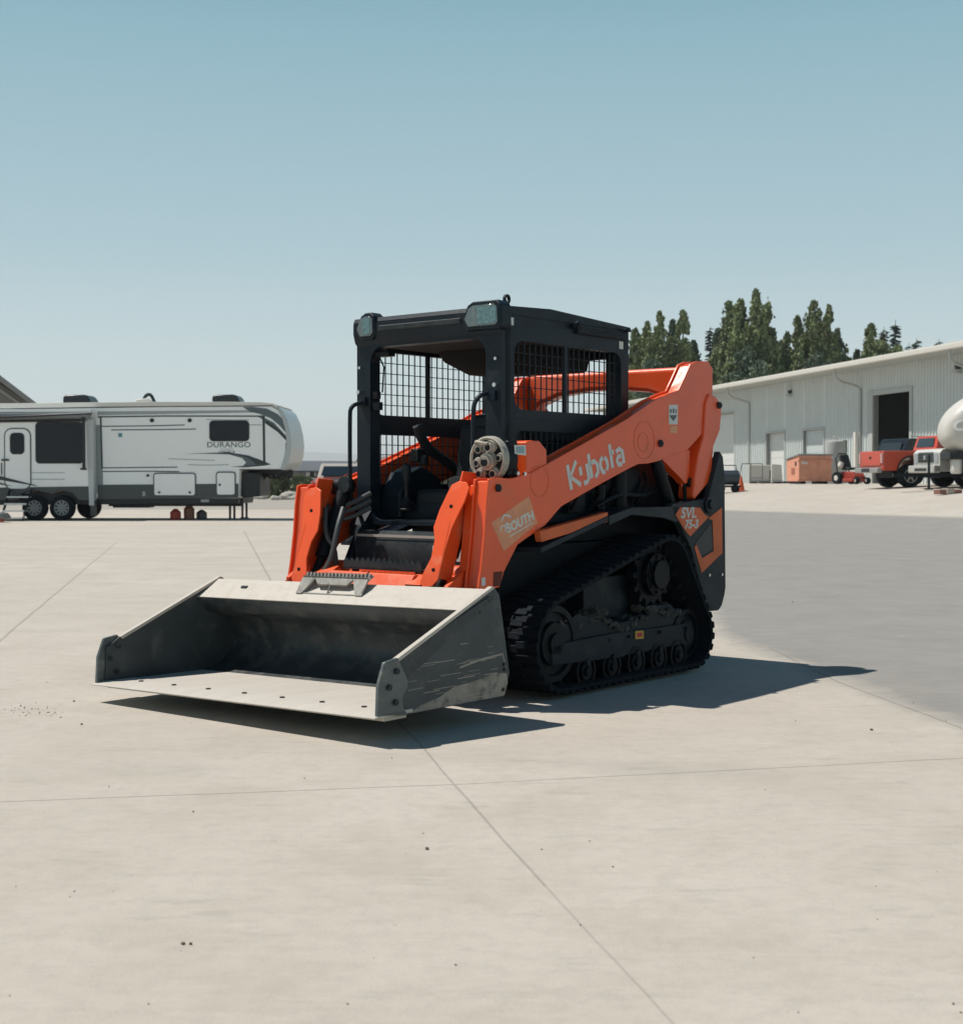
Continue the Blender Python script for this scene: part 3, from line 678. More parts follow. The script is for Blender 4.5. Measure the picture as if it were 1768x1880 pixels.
# grab handles
for sg in (1, -1):
    h = MB().tube([(.73,sg*.47,1.60),(.76,sg*.475,1.60),(.83,sg*.49,1.575),(.835,sg*.49,1.50),(.835,sg*.49,1.10),(.82,sg*.485,1.02),(.80,sg*.44,.95),(.80,sg*.42,.90)] if sg < 0 else
                  [(.73,.455,1.62),(.79,.44,1.61),(.83,.425,1.57),(.835,.42,1.50),(.835,.42,1.20),(.82,.42,1.10),(.74,.43,1.08)], .0125, 10, 2)
    h.box(.733,.755,*yr(sg,.45,.50),1.58,1.63); h.build('grab_handle', BLACKP, LD)
    kn = MB(); kn.cyl((.735, sg*.50, 1.66), (.76, sg*.50, 1.66), .012, 8).cut().cyl((.735, sg*.50, 1.80), (.75, sg*.50, 1.80), .009, 8); each(kn, 'bolt', CHROME, CAB)
cl = MB().box(.70,.73,-.41,-.375,1.62,1.66).box(.70,.73,-.41,-.36,1.555,1.60).tube([(.72,-.38,1.88),(.70,-.35,1.80),(.66,-.40,1.66)], .005, 6).box(.66,.72,-.40,-.30,1.86,1.885)
cl.build('door_latch', DARKM, CAB)
# seat, lap bar, joysticks, floor
se = MB().box(.06,.56,-.25,.25,.98,1.10).obox((.14,0,1.26), (.12,.48,.44), (0,-.15,0)).obox((.11,.0,1.47),(.10,.36,.14),(0,-.15,0))
ST = se.build('seat', FABRIC, LD, bevel=.035, seg=3)
for sg in (1, -1):
    MB().tube([(.46,sg*.31,1.47),(.42,sg*.31,1.39),(.33,sg*.31,1.32),(.20,sg*.31,1.27),(.05,sg*.31,1.18),(-.05,sg*.31,1.10)], .030, 10, 2).build('lap_bar', FABRIC, LD)
    jc = MB().prism([(.25,.93),(.62,.93),(.62,1.08),(.54,1.20),(.42,1.24),(.25,1.16)], 1, *yr(sg,.30,.46)); jc.build('joystick_console', BLACKP, LD, bevel=.02)
    js = MB().lathe([(.045,0),(.050,.01),(.036,.02),(.042,.03),(.030,.04),(.034,.05),(.024,.06),(.014,.08),(.014,.15),(.024,.17),(.028,.22),(.022,.26),(.006,.27)], (.62,sg*.25,.98), 'Z', 16); js.build('joystick', FABRIC, LD)
fl = MB().box(-.45,.70,-.49,.49,.90,.93).box(.50,.58,-.40,.40,.93,1.02); fl.build('cab_floor', BLACKP, LD)
MB().cyl((.35,-.36,1.24),(.35,-.36,1.30),.03,12).box(.30,.40,-.42,-.36,1.26,1.34).build('control_panel', FABRIC, LD, bevel=.008)

# ---- step and quick coupler
sp = MB().prism([(.72,.865),(.80,.872),(.86,.845),(.875,.80),(.875,.69),(.80,.66),(.72,.66)], 1, -.42, .42); SP = sp.build('step', GREYP, LD, bevel=.01, seg=3)
MB().prism([(-.40,.838),(.40,.838),(.40,.852),(-.40,.852)], 0, .8715, .874).build('step_edge', STEEL, SP)
MB().prism([(.17,.72),(.30,.72),(.30,.80),(.17,.80)], 0, .8752, .8765).build('step_decal', WHITEDECAL, SP)
lt = MB()
for k in range(4):
    for j in range(3): lt.box(.8766,.8772,.18+.04*j,.21+.04*j,.735+.015*k,.741+.015*k)
lt.build('decal_print', GREYDECAL, SP)
MB().prism([(.34,.72),(.40,.72),(.40,.80),(.34,.80)], 0, .8752, .8765).build('step_decal', WHITEDECAL, SP)
for sg in (1, -1): MB().prism([(.70,.90),(.80,.90),(.93,.66),(.93,.60),(.80,.60),(.70,.80)], 1, *yr(sg,.43,.47)).build('step_bracket', BLACKP, LD, bevel=.006)
q = MB()
q.prism([(1.16,.45),(1.20,.45),(1.245,.60),(1.20,.665),(1.16,.665)], 1, -.33, .33); q.box(1.12,1.22,-.62,.62,.52,.60)
for sg in (1, -1):
    q.prism([(1.02,.68),(1.10,.70),(1.24,.62),(1.23,.45),(1.18,.30),(1.10,.52)], 1, *yr(sg,.38,.41)); q.prism([(1.02,.68),(1.10,.70),(1.24,.62),(1.23,.45),(1.18,.30),(1.10,.52)], 1, *yr(sg,.56,.59))
    q.prism([(1.09,.66),(1.23,.60),(1.25,.62),(1.11,.69)], 1, *yr(sg,.30,.41))
QC = q.build('quick_coupler', ORANGE, LD, bevel=.006)
MB().prism([(1.200,.667),(1.247,.602),(1.250,.604),(1.203,.669)],1,0,.008).build('plate_seam', BLACKDECAL, QC)
MB().cyl((1.00,-.62,.66),(1.00,.62,.66),.05,16).box(.96,1.06,-.60,.60,.60,.66).build('torque_tube', ORANGE, LD, bevel=.006)
def grip(name, x0, x1, y0, y1, z, par, n=14, h_=.02, material=None):
    g = MB(); poly = [(y0, z-.035)]
    st = (y1-y0)/n
    for i in range(n): poly += [(y0+st*i, z), (y0+st*(i+.35), z+h_), (y0+st*(i+.65), z+h_)]
    poly += [(y1, z), (y1, z-.035)]
    g.prism(poly, 0, x0, x0+.006); g.prism(poly, 0, x1-.006, x1); g.box(x0, x1, y0, y1, z-.038, z-.028)
    for i in range(n): g.cyl((x0, y0+st*(i+.5), z-.03), (x1, y0+st*(i+.5), z-.03), .006, 6)
    return g.build(name, material or GREYP, par)
grip('grip_tread', 1.07, 1.16, -.22, .34, .715, LD)
gb = MB().box(1.09,1.12,-.20,-.17,.62,.70).cut().box(1.09,1.12,.26,.30,.60,.70).cyl((1.12,.28,.64),(1.16,.28,.64),.018,10); each(gb, 'tread_bracket', GREYP, LD, bevel=.004)

# ---- bucket
BKM = mat('bucket_steel', (.034,.042,.046), .5, .2, var=.35, vscale=3, dirt=(.17,.165,.145), dscale=9, damt=.6, dlo=.48, dhi=.75, bump=.25, bscale=60)
FLR = mat('bucket_floor_steel', (.50,.465,.405), .55, 0, var=.08, vscale=3, dirt=(.38,.35,.30), dscale=10, damt=.5, dlo=.5, dhi=.7, stretch=(1,6,1), bump=.1, bscale=80)
TILT = .009
inner = [(2.02,.118),(1.53,.114),(1.44,.128),(1.37,.155),(1.31,.20),(1.283,.24),(1.278,.29),(1.30,.35),(1.345,.405),(1.42,.43),(1.475,.445),(1.535,.515)]
lipo = [(1.535,.521),(1.385,.612),(1.375,.605),(1.40,.585)]
outer = [(1.36,.45),(1.30,.43),(1.262,.36),(1.245,.28),(1.245,.20),(1.27,.13),(1.35,.098),(1.46,.096),(2.02,.10)]
bm_ = MB().prism(inner+lipo+outer, 1, -.975, .975)
BK = bm_.build('bucket', BKM, LD, angle=50); BK.rotation_euler.x = .018     # hangs slightly out of level
LIP = MB().prism([(1.385,.6135),(1.536,.5225),(1.5395,.5265),(1.3885,.6175)], 1, -.974, .974).build('bucket_lip', STEEL, BK)
MB().prism([(1.51,.1140),(2.02,.1185),(2.02,.1215),(1.51,.1170)], 1, -.974, .974).build('bucket_floor', FLR, BK)
sdp = [(1.372,.627),(1.35,.622),(1.315,.585),(1.245,.20),(1.30,.095),(2.0,.098),(2.15,.112),(2.14,.30),(2.06,.345),(2.02,.345)]
for sg in (1, -1):
    S_ = MB().prism(sdp, 1, *yr(sg, .975, .991)).build('side_plate', mat('side_plate_steel' if sg > 0 else 'far_side_plate_steel', (.045,.056,.060), .5, .15, var=.35, vscale=4, dirt=(.24,.23,.20), dscale=5, damt=.55, dlo=.56, dhi=.8, bump=.2, bscale=60), BK, bevel=.003)
    MB().prism([(1.375,.630),(1.355,.622),(2.045,.335),(2.06,.348)], 1, *yr(sg, .968, .998)).build('edge_bar', STEEL, S_, bevel=.003)
    MB().prism([(1.40,.585),(1.36,.57),(2.0,.25),(2.06,.345)], 1, *yr(sg, .991, .997)).build('stiffener', BKM, S_, bevel=.002)
    ct = [(1.995,.098),(2.195,.112),(2.185,.25),(2.145,.345),(2.06,.358),(2.025,.30),(1.995,.25),(2.00,.22),(2.035,.18),(2.03,.14)]
    c_ = MB().prism(ct, 1, *yr(sg, .991, 1.012)).build('side_cutter', mat('cutter_steel', (.10,.12,.12), .45, .35, var=.2, vscale=8, dirt=(.35,.33,.28), dscale=12, damt=.5), S_, bevel=.005)
    b2 = MB()
    for x, z in ((2.075,.300),(2.125,.235),(2.085,.165)):
        b2.cyl((x, sg*1.010, z), (x, sg*1.024, z), .014, 10); b2.cyl((x, sg*.974, z), (x, sg*.958, z), .013, 6).cut()
    each(b2, 'bolt', GREYP, c_, bevel=.002)
    hl = MB()
    for x, z in ((1.40,.565),(1.47,.515),(1.30,.13),(1.29,.25),(1.285,.225)): hl.cyl((x, sg*.990, z), (x, sg*.9985, z), .009, 8).cut()
    each(hl, 'plate_hole', BLACKDECAL, S_)
sc = MB(); random.seed(8)                           # rubbed bright patch low on the outside and drag scratches
for k in range(34):
    x = random.uniform(1.33, 1.95); z = random.choice([.13,.16,.2,.24,.3,.36])+random.uniform(-.02,.02); l_ = random.uniform(.03,.16)
    if z > .64-(x-1.37)*.44-.03: continue
    sc.box(x, min(x+l_, 1.98), .9915, .9922, z, z+random.uniform(.0015,.004))
sc.ribbon([(1.62,.268),(1.45,.292),(1.305,.300)], .008, 1, .9915, .9925); sc.ribbon([(1.30,.305),(1.275,.22)], .006, 1, .9915, .9925)
sc.build('scratch', mat('scratched_steel', (.3,.28,.24), .5, .3), BK)
rub = MB().prism([(1.29,.10),(1.262,.16),(1.27,.205),(1.36,.215),(1.46,.20),(1.56,.19),(1.66,.185),(1.76,.15),(1.90,.125),(1.97,.10)], 1, .9912, .9918)
rub.build('rubbed_patch', mat('rubbed_steel', (.26,.24,.205), .55, .25, var=.3, vscale=9, dirt=(.07,.07,.065), dscale=16, damt=.7, dlo=.5, dhi=.66), BK)
CE = MB().prism([(1.97,.1235),(2.15,.1235),(2.215,.112),(2.215,.106),(1.97,.108)], 1, -1.012, 1.012).build('cutting_edge', FLR, BK, bevel=.002)
MB().prism([(1.99,.085),(2.13,.085),(2.135,.105),(1.99,.107)], 1, -.99, .99).build('wear_plate', STEEL, BK)
cbolt = MB()
for k in range(7): y = -.80+1.60*k/6; cbolt.cyl((2.06,y,.1235),(2.06,y,.1285),.013,10); cbolt.cut()
each(cbolt, 'bolt', BLACKDECAL, CE)
# serrated step on the lip, with a cut-out window
def onlip(t, h_): return (1.385+.151*t+.091*h_/.187, .6135-.091*t+.151*h_/.187)
gs = MB(); n = 18; y0, y1 = -.24, .235
tw = [onlip(-.10,.055), onlip(.10,.055), onlip(.10,.0), onlip(-.10,.0)]
gs.prism([onlip(-.12,.050), onlip(.12,.050), onlip(.12,.042), onlip(-.12,.042)], 1, y0, y1)
for i in range(n): y = y0+(y1-y0)*(i+.5)/n; gs.prism([onlip(-.14,.045), onlip(-.06,.068), onlip(.04,.050), onlip(.12,.068), onlip(.16,.045)], 1, y-.006, y+.006)
for (ya, yb, yc_, yd) in ((-.24,-.14,-.20,-.24),(.235,.13,.19,.235)):
    v = []
    for xx, zz in (onlip(.14,.047), onlip(.52,.002)):
        pass
    A_ = onlip(.13,.046); B_ = onlip(.62,.003); d = .006
    v = [(A_[0],ya,A_[1]),(A_[0],yb,A_[1]),(B_[0],yc_,B_[1]),(B_[0],yd,B_[1])]; v += [(x+d, y, z+d*1.3) for x, y, z in v]
    gs.add(v, [(0,1,2,3),(7,6,5,4),(0,4,5,1),(1,5,6,2),(2,6,7,3),(3,7,4,0)])
A_ = onlip(.13,.046); B_ = onlip(.32,.028); v = [(A_[0],-.15,A_[1]),(A_[0],.14,A_[1]),(B_[0],.10,B_[1]),(B_[0],-.11,B_[1])]; v += [(x+.006,y,z+.008) for x,y,z in v]
gs.add(v, [(0,1,2,3),(7,6,5,4),(0,4,5,1),(1,5,6,2),(2,6,7,3),(3,7,4,0)])
B1 = onlip(.58,.006)
gs.tube([(B1[0],-.20,B1[1]),(B1[0],.19,B1[1])], .005, 6); gs.tube([(A_[0],-.02,A_[1]),(B1[0],-.02,B1[1])], .005, 6)
gs.build('bucket_step', mat('dusty_step_steel', (.28,.27,.24), .7, .2, var=.3, vscale=20, dirt=(.08,.08,.075), dscale=22, damt=.7), BK)
MB().cyl((1.45,-.70,.578),(1.45,-.66,.578),.012,8).build('lip_hole', BLACKDECAL, BK)

# ================================================================== METAL BUILDING on the right
WZ = 1.0                                             # floor level at the wall
Wt, Wn = WALL_D, WALL_N
WP = WALL_P.copy(); WP.z = 0
def wall_at(u, v, off=0):
    """(s, z) on the wall plane pushed off metres towards the yard"""
    r_ = ray(u, v); o_ = Vector((0,0,CAM_H)); t = ((WP+Wn*off)-o_).dot(Wn)/r_.dot(Wn); p = o_+r_*t; return (p-WP).dot(Wt), p.z
S0, S1 = -14.0, 62.0
ang = math.atan2(Wt.y, Wt.x)                         # building frame: x along the wall (receding), y = into the building, z up
BLD = thing('warehouse', 'long pale metal warehouse with ribbed walls and a wide eave, right of the loader', 'warehouse', (WP.x, WP.y, 0), ang)
# local y: with x = Wt, y axis = rot90(x) = (-Wt.y, Wt.x) = towards the yard
OV, EH = 1.62, 6.2
def eave_z(s_): return CAM_H+6.2
WALLM = mat('grey_rib_siding', (.57,.61,.60), .6, 0, var=.05, vscale=.7)
ROOFM = mat('white_roof_metal', (.66,.63,.57), .5)
TRIM = mat('pale_trim', (.42,.44,.42), .6)
DOORM = mat('pale_door', (.62,.63,.61), .55, var=.04, vscale=2)
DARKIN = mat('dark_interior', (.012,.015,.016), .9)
ez = eave_z(0)
openings = []
def op(u0, v0, u1, v1):
    a = wall_at(u0, v0); b = wall_at(u1, v1); s_ = sorted((a[0], b[0])); z_ = sorted((a[1], b[1])); return s_[0], s_[1], z_[0], z_[1]
bay = op(1605, 722, 1672, 720); bay = (bay[0], bay[1], WZ, wall_at(1640, 722)[1])
far_bay = (wall_at(1349, 800)[0], wall_at(1310, 800)[0]+3.0, WZ, wall_at(1349, 757)[1])
d1 = (wall_at(1441, 800)[0], wall_at(1408, 800)[0], WZ, wall_at(1441, 794)[1])
w1 = (wall_at(1513, 800)[0], wall_at(1476, 800)[0], WZ+.2, wall_at(1513, 788)[1])
side_d = (wall_at(1555, 850)[0], wall_at(1546, 850)[0], WZ, wall_at(1550, 808)[1])
holes = sorted([bay, far_bay, d1, w1, side_d])
wl = MB(); x = S0
def ribs(x0, x1, z0, z1):
    wl.box(x0, x1, -.25, 0, z0, z1)
    k = math.ceil(x0/.305)*.305
    while k < x1-.05:
        if k > x0+.02: wl.prism([(k,0),(k+.03,.055),(k+.085,.055),(k+.115,0)], 2, z0, z1)
        k += .305
for h in holes:
    ribs(x, h[0], WZ-1.2, ez-.1); ribs(h[0], h[1], h[3], ez-.1)
    if h[2] > WZ: ribs(h[0], h[1], WZ-1.2, h[2])
    x = h[1]
ribs(x, S1, WZ-1.2, ez-.1)
wl.box(S0, S0+.2, -26, -.25, WZ-1.2, ez); wl.box(S1-.2, S1, -26, -.25, WZ-1.2, ez)
WL = wl.build('wall', WALLM, BLD)
rf = MB().prism([(OV-.02,ez-.02),(OV-.02,ez+.16),(-13,ez+1.5),(-27,ez-.1),(-27,ez-.3),(-13,ez+1.25),(-.3,ez-.02)], 0, S0-.6, S1+.6)
RF = rf.build('roof', ROOFM, BLD)
MB().prism([(OV,ez-.16),(OV+.14,ez-.12),(OV+.15,ez+.05),(OV,ez+.06)], 0, S0-.6, S1+.6).build('gutter', ROOFM, RF)
MB().box(S0, S1, .04, OV-.03, ez-.14, ez-.06).build('soffit', TRIM, RF)
def door(name, h, material, y=-.22, frame=.12):
    f = MB().box(h[0]-frame, h[0], -.2, .06, h[2], h[3]+frame).box(h[1], h[1]+frame, -.2, .06, h[2], h[3]+frame).box(h[0], h[1], -.2, .06, h[3], h[3]+frame)
    D = MB().box(h[0], h[1], y-.05, y, h[2], h[3])
    z = h[2]+.5
    while z < h[3]-.1: D.box(h[0]+.02, h[1]-.02, y, y+.012, z, z+.03); z += .55
    d = D.build(name, material, BLD); f.build('door_frame', TRIM, d); return d
door('roller_door', far_bay, DOORM); dd = door('roller_door', d1, DOORM)
dw = door('window', w1, mat('milky_pane', (.50,.54,.54), .3), -.12)
MB().box(w1[0]-.1, w1[1]+.1, -.1, .12, w1[2]-.12, w1[2]).build('sill', TRIM, dw)
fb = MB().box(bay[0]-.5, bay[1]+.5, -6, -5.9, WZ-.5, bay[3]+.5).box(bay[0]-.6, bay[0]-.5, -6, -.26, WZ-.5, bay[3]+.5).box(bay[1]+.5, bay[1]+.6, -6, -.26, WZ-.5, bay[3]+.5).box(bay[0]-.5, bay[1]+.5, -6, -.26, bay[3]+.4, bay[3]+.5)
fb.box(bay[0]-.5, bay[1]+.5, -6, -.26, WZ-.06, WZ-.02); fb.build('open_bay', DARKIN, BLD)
f = MB().box(bay[0]-.25, bay[0], -.25, .08, WZ, bay[3]+.25).box(bay[1], bay[1]+.55, -.25, .10, WZ, bay[3]+.25).box(bay[0], bay[1], -.25, .08, bay[3], bay[3]+.25); f.build('door_frame', TRIM, BLD)
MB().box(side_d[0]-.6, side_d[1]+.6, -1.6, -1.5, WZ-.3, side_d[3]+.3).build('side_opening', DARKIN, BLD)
for u in (1378, 1582, 1800):                         # downspouts: out at the gutter, elbow back to the wall, then down
    s_ = wall_at(u, 800)[0]
    MB().tube([(s_+.0,OV-.02,ez-.12),(s_,OV-.04,ez-.55),(s_,OV-.35,ez-.82),(s_,.45,ez-1.0),(s_,.12,ez-1.15),(s_,.10,ez-1.6),(s_,.10,WZ)], .07, 8, 1).build('downspout', TRIM, BLD)
for u, v in ((1454,721), (1763,676)):
    s_, z_ = wall_at(u, v); L_ = MB().box(s_-.12, s_+.12, .03, .22, z_-.05, z_+.16).build('wall_lamp', BLACKDECAL, BLD); MB().prism([(.04,z_-.25),(.34,z_-.2),(.34,z_-.06),(.04,z_-.04)], 0, s_-.2, s_+.2).build('lamp_shade', TRIM, L_)
def brick_post(s_, z1): return MB().box(s_-.12, s_+.12, .05, .35, WZ, z1)
sp_ = wall_at(1579, 850)[0]; brick_post(sp_, wall_at(1579, 793)[1]).build('corner_post', ROOFM, BLD)

# ---- things standing by the warehouse
def gloc(u, D): p = at(u, D); p.z = gz(p.x, p.y); return p
# gas tank upright by the wall
p = gloc(1531, 69.5); T = thing('upright_tank', 'tall light grey cylindrical tank standing against the warehouse wall', 'tank', p)
MB().lathe([(.42,0),(.44,.05),(.44,1.98),(.40,2.08),(.2,2.14),(.05,2.15)], (0,0,0), 'Z', 28).build('tank_body', mat('light_grey_tank', (.36,.36,.34), .55, var=.05, vscale=2), T)
MB().cyl((.1,0,2.15),(.1,0,2.32),.06,10).box(-.02,.22,-.08,.08,2.3,2.36).build('valve', ROOFM, T)
p = gloc(1540, 66); Bd = MB().lathe([(.13,0),(.14,.02),(.14,.42),(.10,.47),(.01,.49)], (0,0,0), 'Z', 16).build('bollard', TRIM); Bd.location = p; tag(Bd, 'short pale bollard at the foot of the upright tank', 'bollard')
# dumpster
p = gloc(1455, 66); Dm = thing('dumpster', 'orange steel dumpster with a sloping grey lid in front of the warehouse', 'dumpster', p, R(5))
DO = mat('faded_orange_steel', (.68,.30,.19), .65, var=.12, vscale=3, dirt=(.42,.22,.15), dscale=5, damt=.5); DO2 = DO
b = MB().prism([(-.85,.12),(.85,.12),(.95,.35),(.95,1.12),(-.95,1.32),(-.95,.2)][::1], 0, 0, 1.55)
b.v = [(x, y, z) for x, y, z in b.v]; BB = b.build('bin_body', DO, Dm, bevel=.02)
for yy in (-1.0,): MB().box(-.05,1.60,-.99,-.93,1.02,1.12).box(-.05,1.60,-.97,-.9,.12,.2).build('rim', DO, Dm)
ld = MB().prism([(-1.0,1.20+.12),(.98,1.12+.02),(.98,1.19),(-1.0,1.39)][::1], 0, -.05, 1.60); ld.build('lid', mat('grey_plastic_lid', (.22,.23,.22), .6), Dm, bevel=.01)
MB().box(.12,.42,-.962,-.955,.92,1.05).build('sticker', WHITEDECAL, BB)
MB().box(-.012,-.004,-.35,.15,.45,.75).build('faded_sign', mat('brown_sign', (.35,.12,.07), .7), BB)
MB().box(-.012,-.004,-.60,-.38,.85,1.05).build('fork_pocket', BLACKDECAL, BB)
for x in (.25, 1.3): MB().box(x-.12, x+.12, -.8, .8, 0, .12).build('skid', DARKM, Dm)
# white barriers, rail, dark grill trailer
PW = mat('off_white_panel', (.60,.57,.51), .7, var=.05, vscale=3)
for i, (u, D, wd, lb) in enumerate(((1369, 80, 1.5, 'wide off-white barrier panel by the warehouse, left of the dumpster'), (1426, 76, .62, 'narrow off-white panel between the wide barrier and the dumpster'))):
    q_ = gloc(u, D); B_ = thing('barrier', lb, 'barrier', q_, R(-4)); MB().prism([(-wd/2,.04),(wd/2,.04),(wd/2-.08,1.02),(-wd/2+.02,1.06)], 1, -.12, .12).build('panel', PW, B_, bevel=.03); MB().box(-wd/2+.1,wd/2-.1,-.3,.3,0,.08).build('foot', DARKM, B_)
    B_.location.x += .9*(i == 0)
q_ = gloc(1422, 78); Pb = thing('propane_cart', 'small dark cart in the gap between barrier and dumpster', 'cart', q_, 0); MB().cyl((0,0,.12),(0,0,.75),.28,14).build('cart_drum', DARKM, Pb, bevel=.03); MB().box(-.9,.9,-.3,.3,0,.12).build('pallet', mat('weathered_wood', (.10,.085,.07), .9), Pb)
q_ = gloc(1378, 70); Rl = thing('barrier_rail', 'thin grey steel tube rail frame in front of the off-white barrier', 'rail', q_, R(10))
rm = MB()
for x in (0, .62): rm.tube([(x,0,0),(x,0,1.0)], .025, 6)
rm.tube([(-.45,0,1.0),(.62,0,1.0)], .025, 6).tube([(0,0,.3),(.62,0,.3)], .02, 6); rm.build('rail_frame', mat('galvanised_tube', (.18,.19,.19), .5, .4), Rl)
rm = MB().tube([(-.45,0,1.0),(-.5,.3,0)], .02, 6); rm.build('brace', mat('rail_brace_steel', (.18,.19,.19), .5, .4), Rl)
q_ = gloc(1337, 58); Gr = thing('smoker_trailer', 'small dark barrel smoker trailer just behind the right end of the loader', 'trailer', q_, R(5))
MB().cyl((-1.0,0,.62),(.42,0,.62),.30,18).build('barrel', mat('dark_blue_steel', (.03,.045,.055), .5), Gr, bevel=.03); MB().tube([(-.9,-.1,.92),(-.9,-.1,1.12),(.3,-.1,1.12),(.3,-.1,.92)], .02, 6).build('handle_rail', DARKM, Gr)
MB().box(-1.1,.45,-.3,.3,.22,.30).build('trailer_frame', GREYP, Gr)
for x in (-.4,.2): MB().lathe([(.02,-.06),(.17,-.06),(.17,.06),(.02,.06)], (x,-.35,.17), 'Y', 16).build('wheel', RUBBER, Gr)
Cn = MB().lathe([(.20,0),(.20,.03),(.14,.035),(.03,.62),(.01,.63)], (0,0,0), 'Z', 16).build('traffic_cone', mat('cone_orange', (.75,.14,.04), .6)); Cn.location = gloc(1361, 58.5); tag(Cn, 'small orange traffic cone beside the dark smoker trailer', 'traffic cone')
# zero-turn mower parked nose up
q_ = gloc(1563, 62); Mw = thing('ride_on_mower', 'red ride-on mower with a black seat by the warehouse door', 'mower', q_, R(-60))
MR = mat('mower_red', (.34,.04,.022), .45)
MB().prism([(-.5,.18),(.5,.18),(.55,.35),(.35,.55),(-.3,.55),(-.55,.4)], 1, -.32, .32).build('mower_body', MR, Mw, bevel=.05)
MB().obox((-.12,0,.68),(.5,.5,.12)).obox((-.38,0,1.0),(.14,.5,.62),(0,-.35,0)).build('mower_seat', FABRIC, Mw, bevel=.05)
MB().tube([(-.5,-.35,.5),(-.6,-.38,1.35),(-.6,.38,1.35),(-.5,.35,.5)], .03, 8, 1).build('roll_bar', FABRIC, Mw)
MB().box(.0,.6,-.55,.55,.10,.24).build('mower_deck', MR, Mw, bevel=.03)
for x, y, r_ in ((-.42,-.42,.27),(-.42,.42,.27),(.62,-.32,.15),(.62,.32,.15)):
    W_ = MB().lathe([(.02,-.09),(r_,-.09),(r_,.09),(.02,.09)], (x,y,r_), 'Y', 20).build('wheel', RUBBER, Mw, bevel=.02); MB().cyl((x,y-.1,r_),(x,y+.1,r_),r_*.45,14).build('rim', PW, W_)
MB().cyl((-.3,-.38,.75),(-.3,-.30,.95),.12,14).build('fuel_tank', PW, Mw, bevel=.02)

# ---- generic car wheel
def car_wheel(par, x, y, r, wd, out_, rimmat, spokes=6, name='wheel'):
    """out_ = +1/-1, side of the visible face along local y"""
    W = MB().lathe([(r*.62,-wd/2),(r*.93,-wd/2),(r,-wd/2+.03),(r,wd/2-.03),(r*.93,wd/2),(r*.62,wd/2),(r*.62,-wd/2)], (x,y,r), 'Y', 28, False)
    k = 0
    W_ = W.build(name, RUBBER, par)
    rm = MB(); yo = y+out_*wd*.36
    rm.lathe([(r*.55,-.01),(r*.62,-.01),(r*.62,.01),(r*.55,.01),(r*.55,-.01)], (x,yo+out_*.02,r), 'Y', 28, False)
    for i in range(spokes):
        a = 2*math.pi*i/spokes; c, s_ = math.cos(a), math.sin(a); n_ = (-s_, c); w0, w1 = r*.10, r*.07
        rm.prism([(x+n_[0]*w0, r+n_[1]*w0), (x-n_[0]*w0, r-n_[1]*w0), (x+c*r*.6-n_[0]*w1, r+s_*r*.6-n_[1]*w1), (x+c*r*.6+n_[0]*w1, r+s_*r*.6+n_[1]*w1)], 1, *sorted((yo, yo+out_*.02)))
    rm.cyl((x,yo-.005,r),(x,yo+out_*.035,r),r*.16,14); rm.build('rim', rimmat, W_)
    MB().cyl((x,y-wd*.25,r),(x,y+wd*.25,r),r*.6,20).build('hub', DARKM, W_)
    return W_
ALLOY = mat('alloy_rim', (.42,.43,.42), .35, .5)
GLASS = glass_mat('dark_car_glass', (.012,.022,.03), .06)

# ---- lifted pickup seen from its rear quarter (local x forward, y left)
def carbody(par, name, prof, half, tum, m_, sill=None):
    """body from a side profile; upper points lean inwards by tum"""
    mb = MB(); zs = [p[1] for p in prof]; zb = sill or max(zs)
    L_ = []; Rr_ = []
    for x, z in prof:
        k = max(0, z-zb)*tum; L_.append((x, half-k, z)); Rr_.append((x, -half+k, z))
    n = len(prof); mb.add(L_+Rr_, [tuple(range(n)), tuple(range(2*n-1, n-1, -1))]+[(i, n+i, n+(i+1) % n, (i+1) % n) for i in range(n)])
    area = sum(prof[i][0]*prof[(i+1) % n][1]-prof[(i+1) % n][0]*prof[i][1] for i in range(n))
    mb.f = [tuple(reversed(f)) for f in mb.f] if area > 0 else mb.f
    return mb.build(name, m_, par, bevel=.035, seg=2)
RP = mat('orange_red_paint', (.52,.055,.018), .3, 0, coat=.5, var=.04, vscale=2)
q_ = gpt(1669, 895); PK = thing('pickup_truck', 'lifted orange-red pickup truck by the open warehouse bay, tailgate towards the camera', 'pickup truck', q_, R(11))
def arch(cx, r, z0, n=8): return [(cx-r*math.cos(math.pi*i/n), z0+r*math.sin(math.pi*i/n)) for i in range(n+1)]
bed = [(-1.05,.62)]+arch(0,.50,.62)+[(2.75,.62)]+arch(3.25,.50,.62)+[(4.25,.70),(4.25,1.15),(4.05,1.30),(2.75,1.36),(1.05,1.38),(1.0,1.32),(-1.05,1.32)]
def veh_side(): pass
carbody(PK, 'truck_body', [(a, b-.02) for a, b in bed], .93, 0, RP).location.y = .80
cabp = [(1.0,1.34),(1.15,1.86),(2.05,1.90),(2.75,1.40)]
CB = carbody(PK, 'truck_cab', cabp, .86, .18, RP, 1.34); CB.location.y = .80
def panel(par, pts, m_, name, t=.012, bev=0):
    """thin pane from 3-D corner points, with thickness"""
    P = [Vector(p) for p in pts]; n_ = (P[1]-P[0]).cross(P[2]-P[0]).normalized()*t; n = len(P)
    return MB().add(P+[p+n_ for p in P], [tuple(range(n-1,-1,-1)), tuple(range(n, 2*n))]+[(i, (i+1) % n, n+(i+1) % n, n+i) for i in range(n)]).build(name, m_, par, bevel=bev)
panel(CB, [(1.055,.62,1.46),(1.055,-.62,1.46),(1.135,-.56,1.78),(1.135,.56,1.78)], GLASS, 'rear_window').location.x = -.03
for x0, x1 in ((1.28,1.85),): panel(CB, [(x0,-.855,1.44),(x1+.55,-.855,1.44),(x1+.22,-.80,1.78),(x0+.05,-.80,1.78)], GLASS, 'side_window', .02)
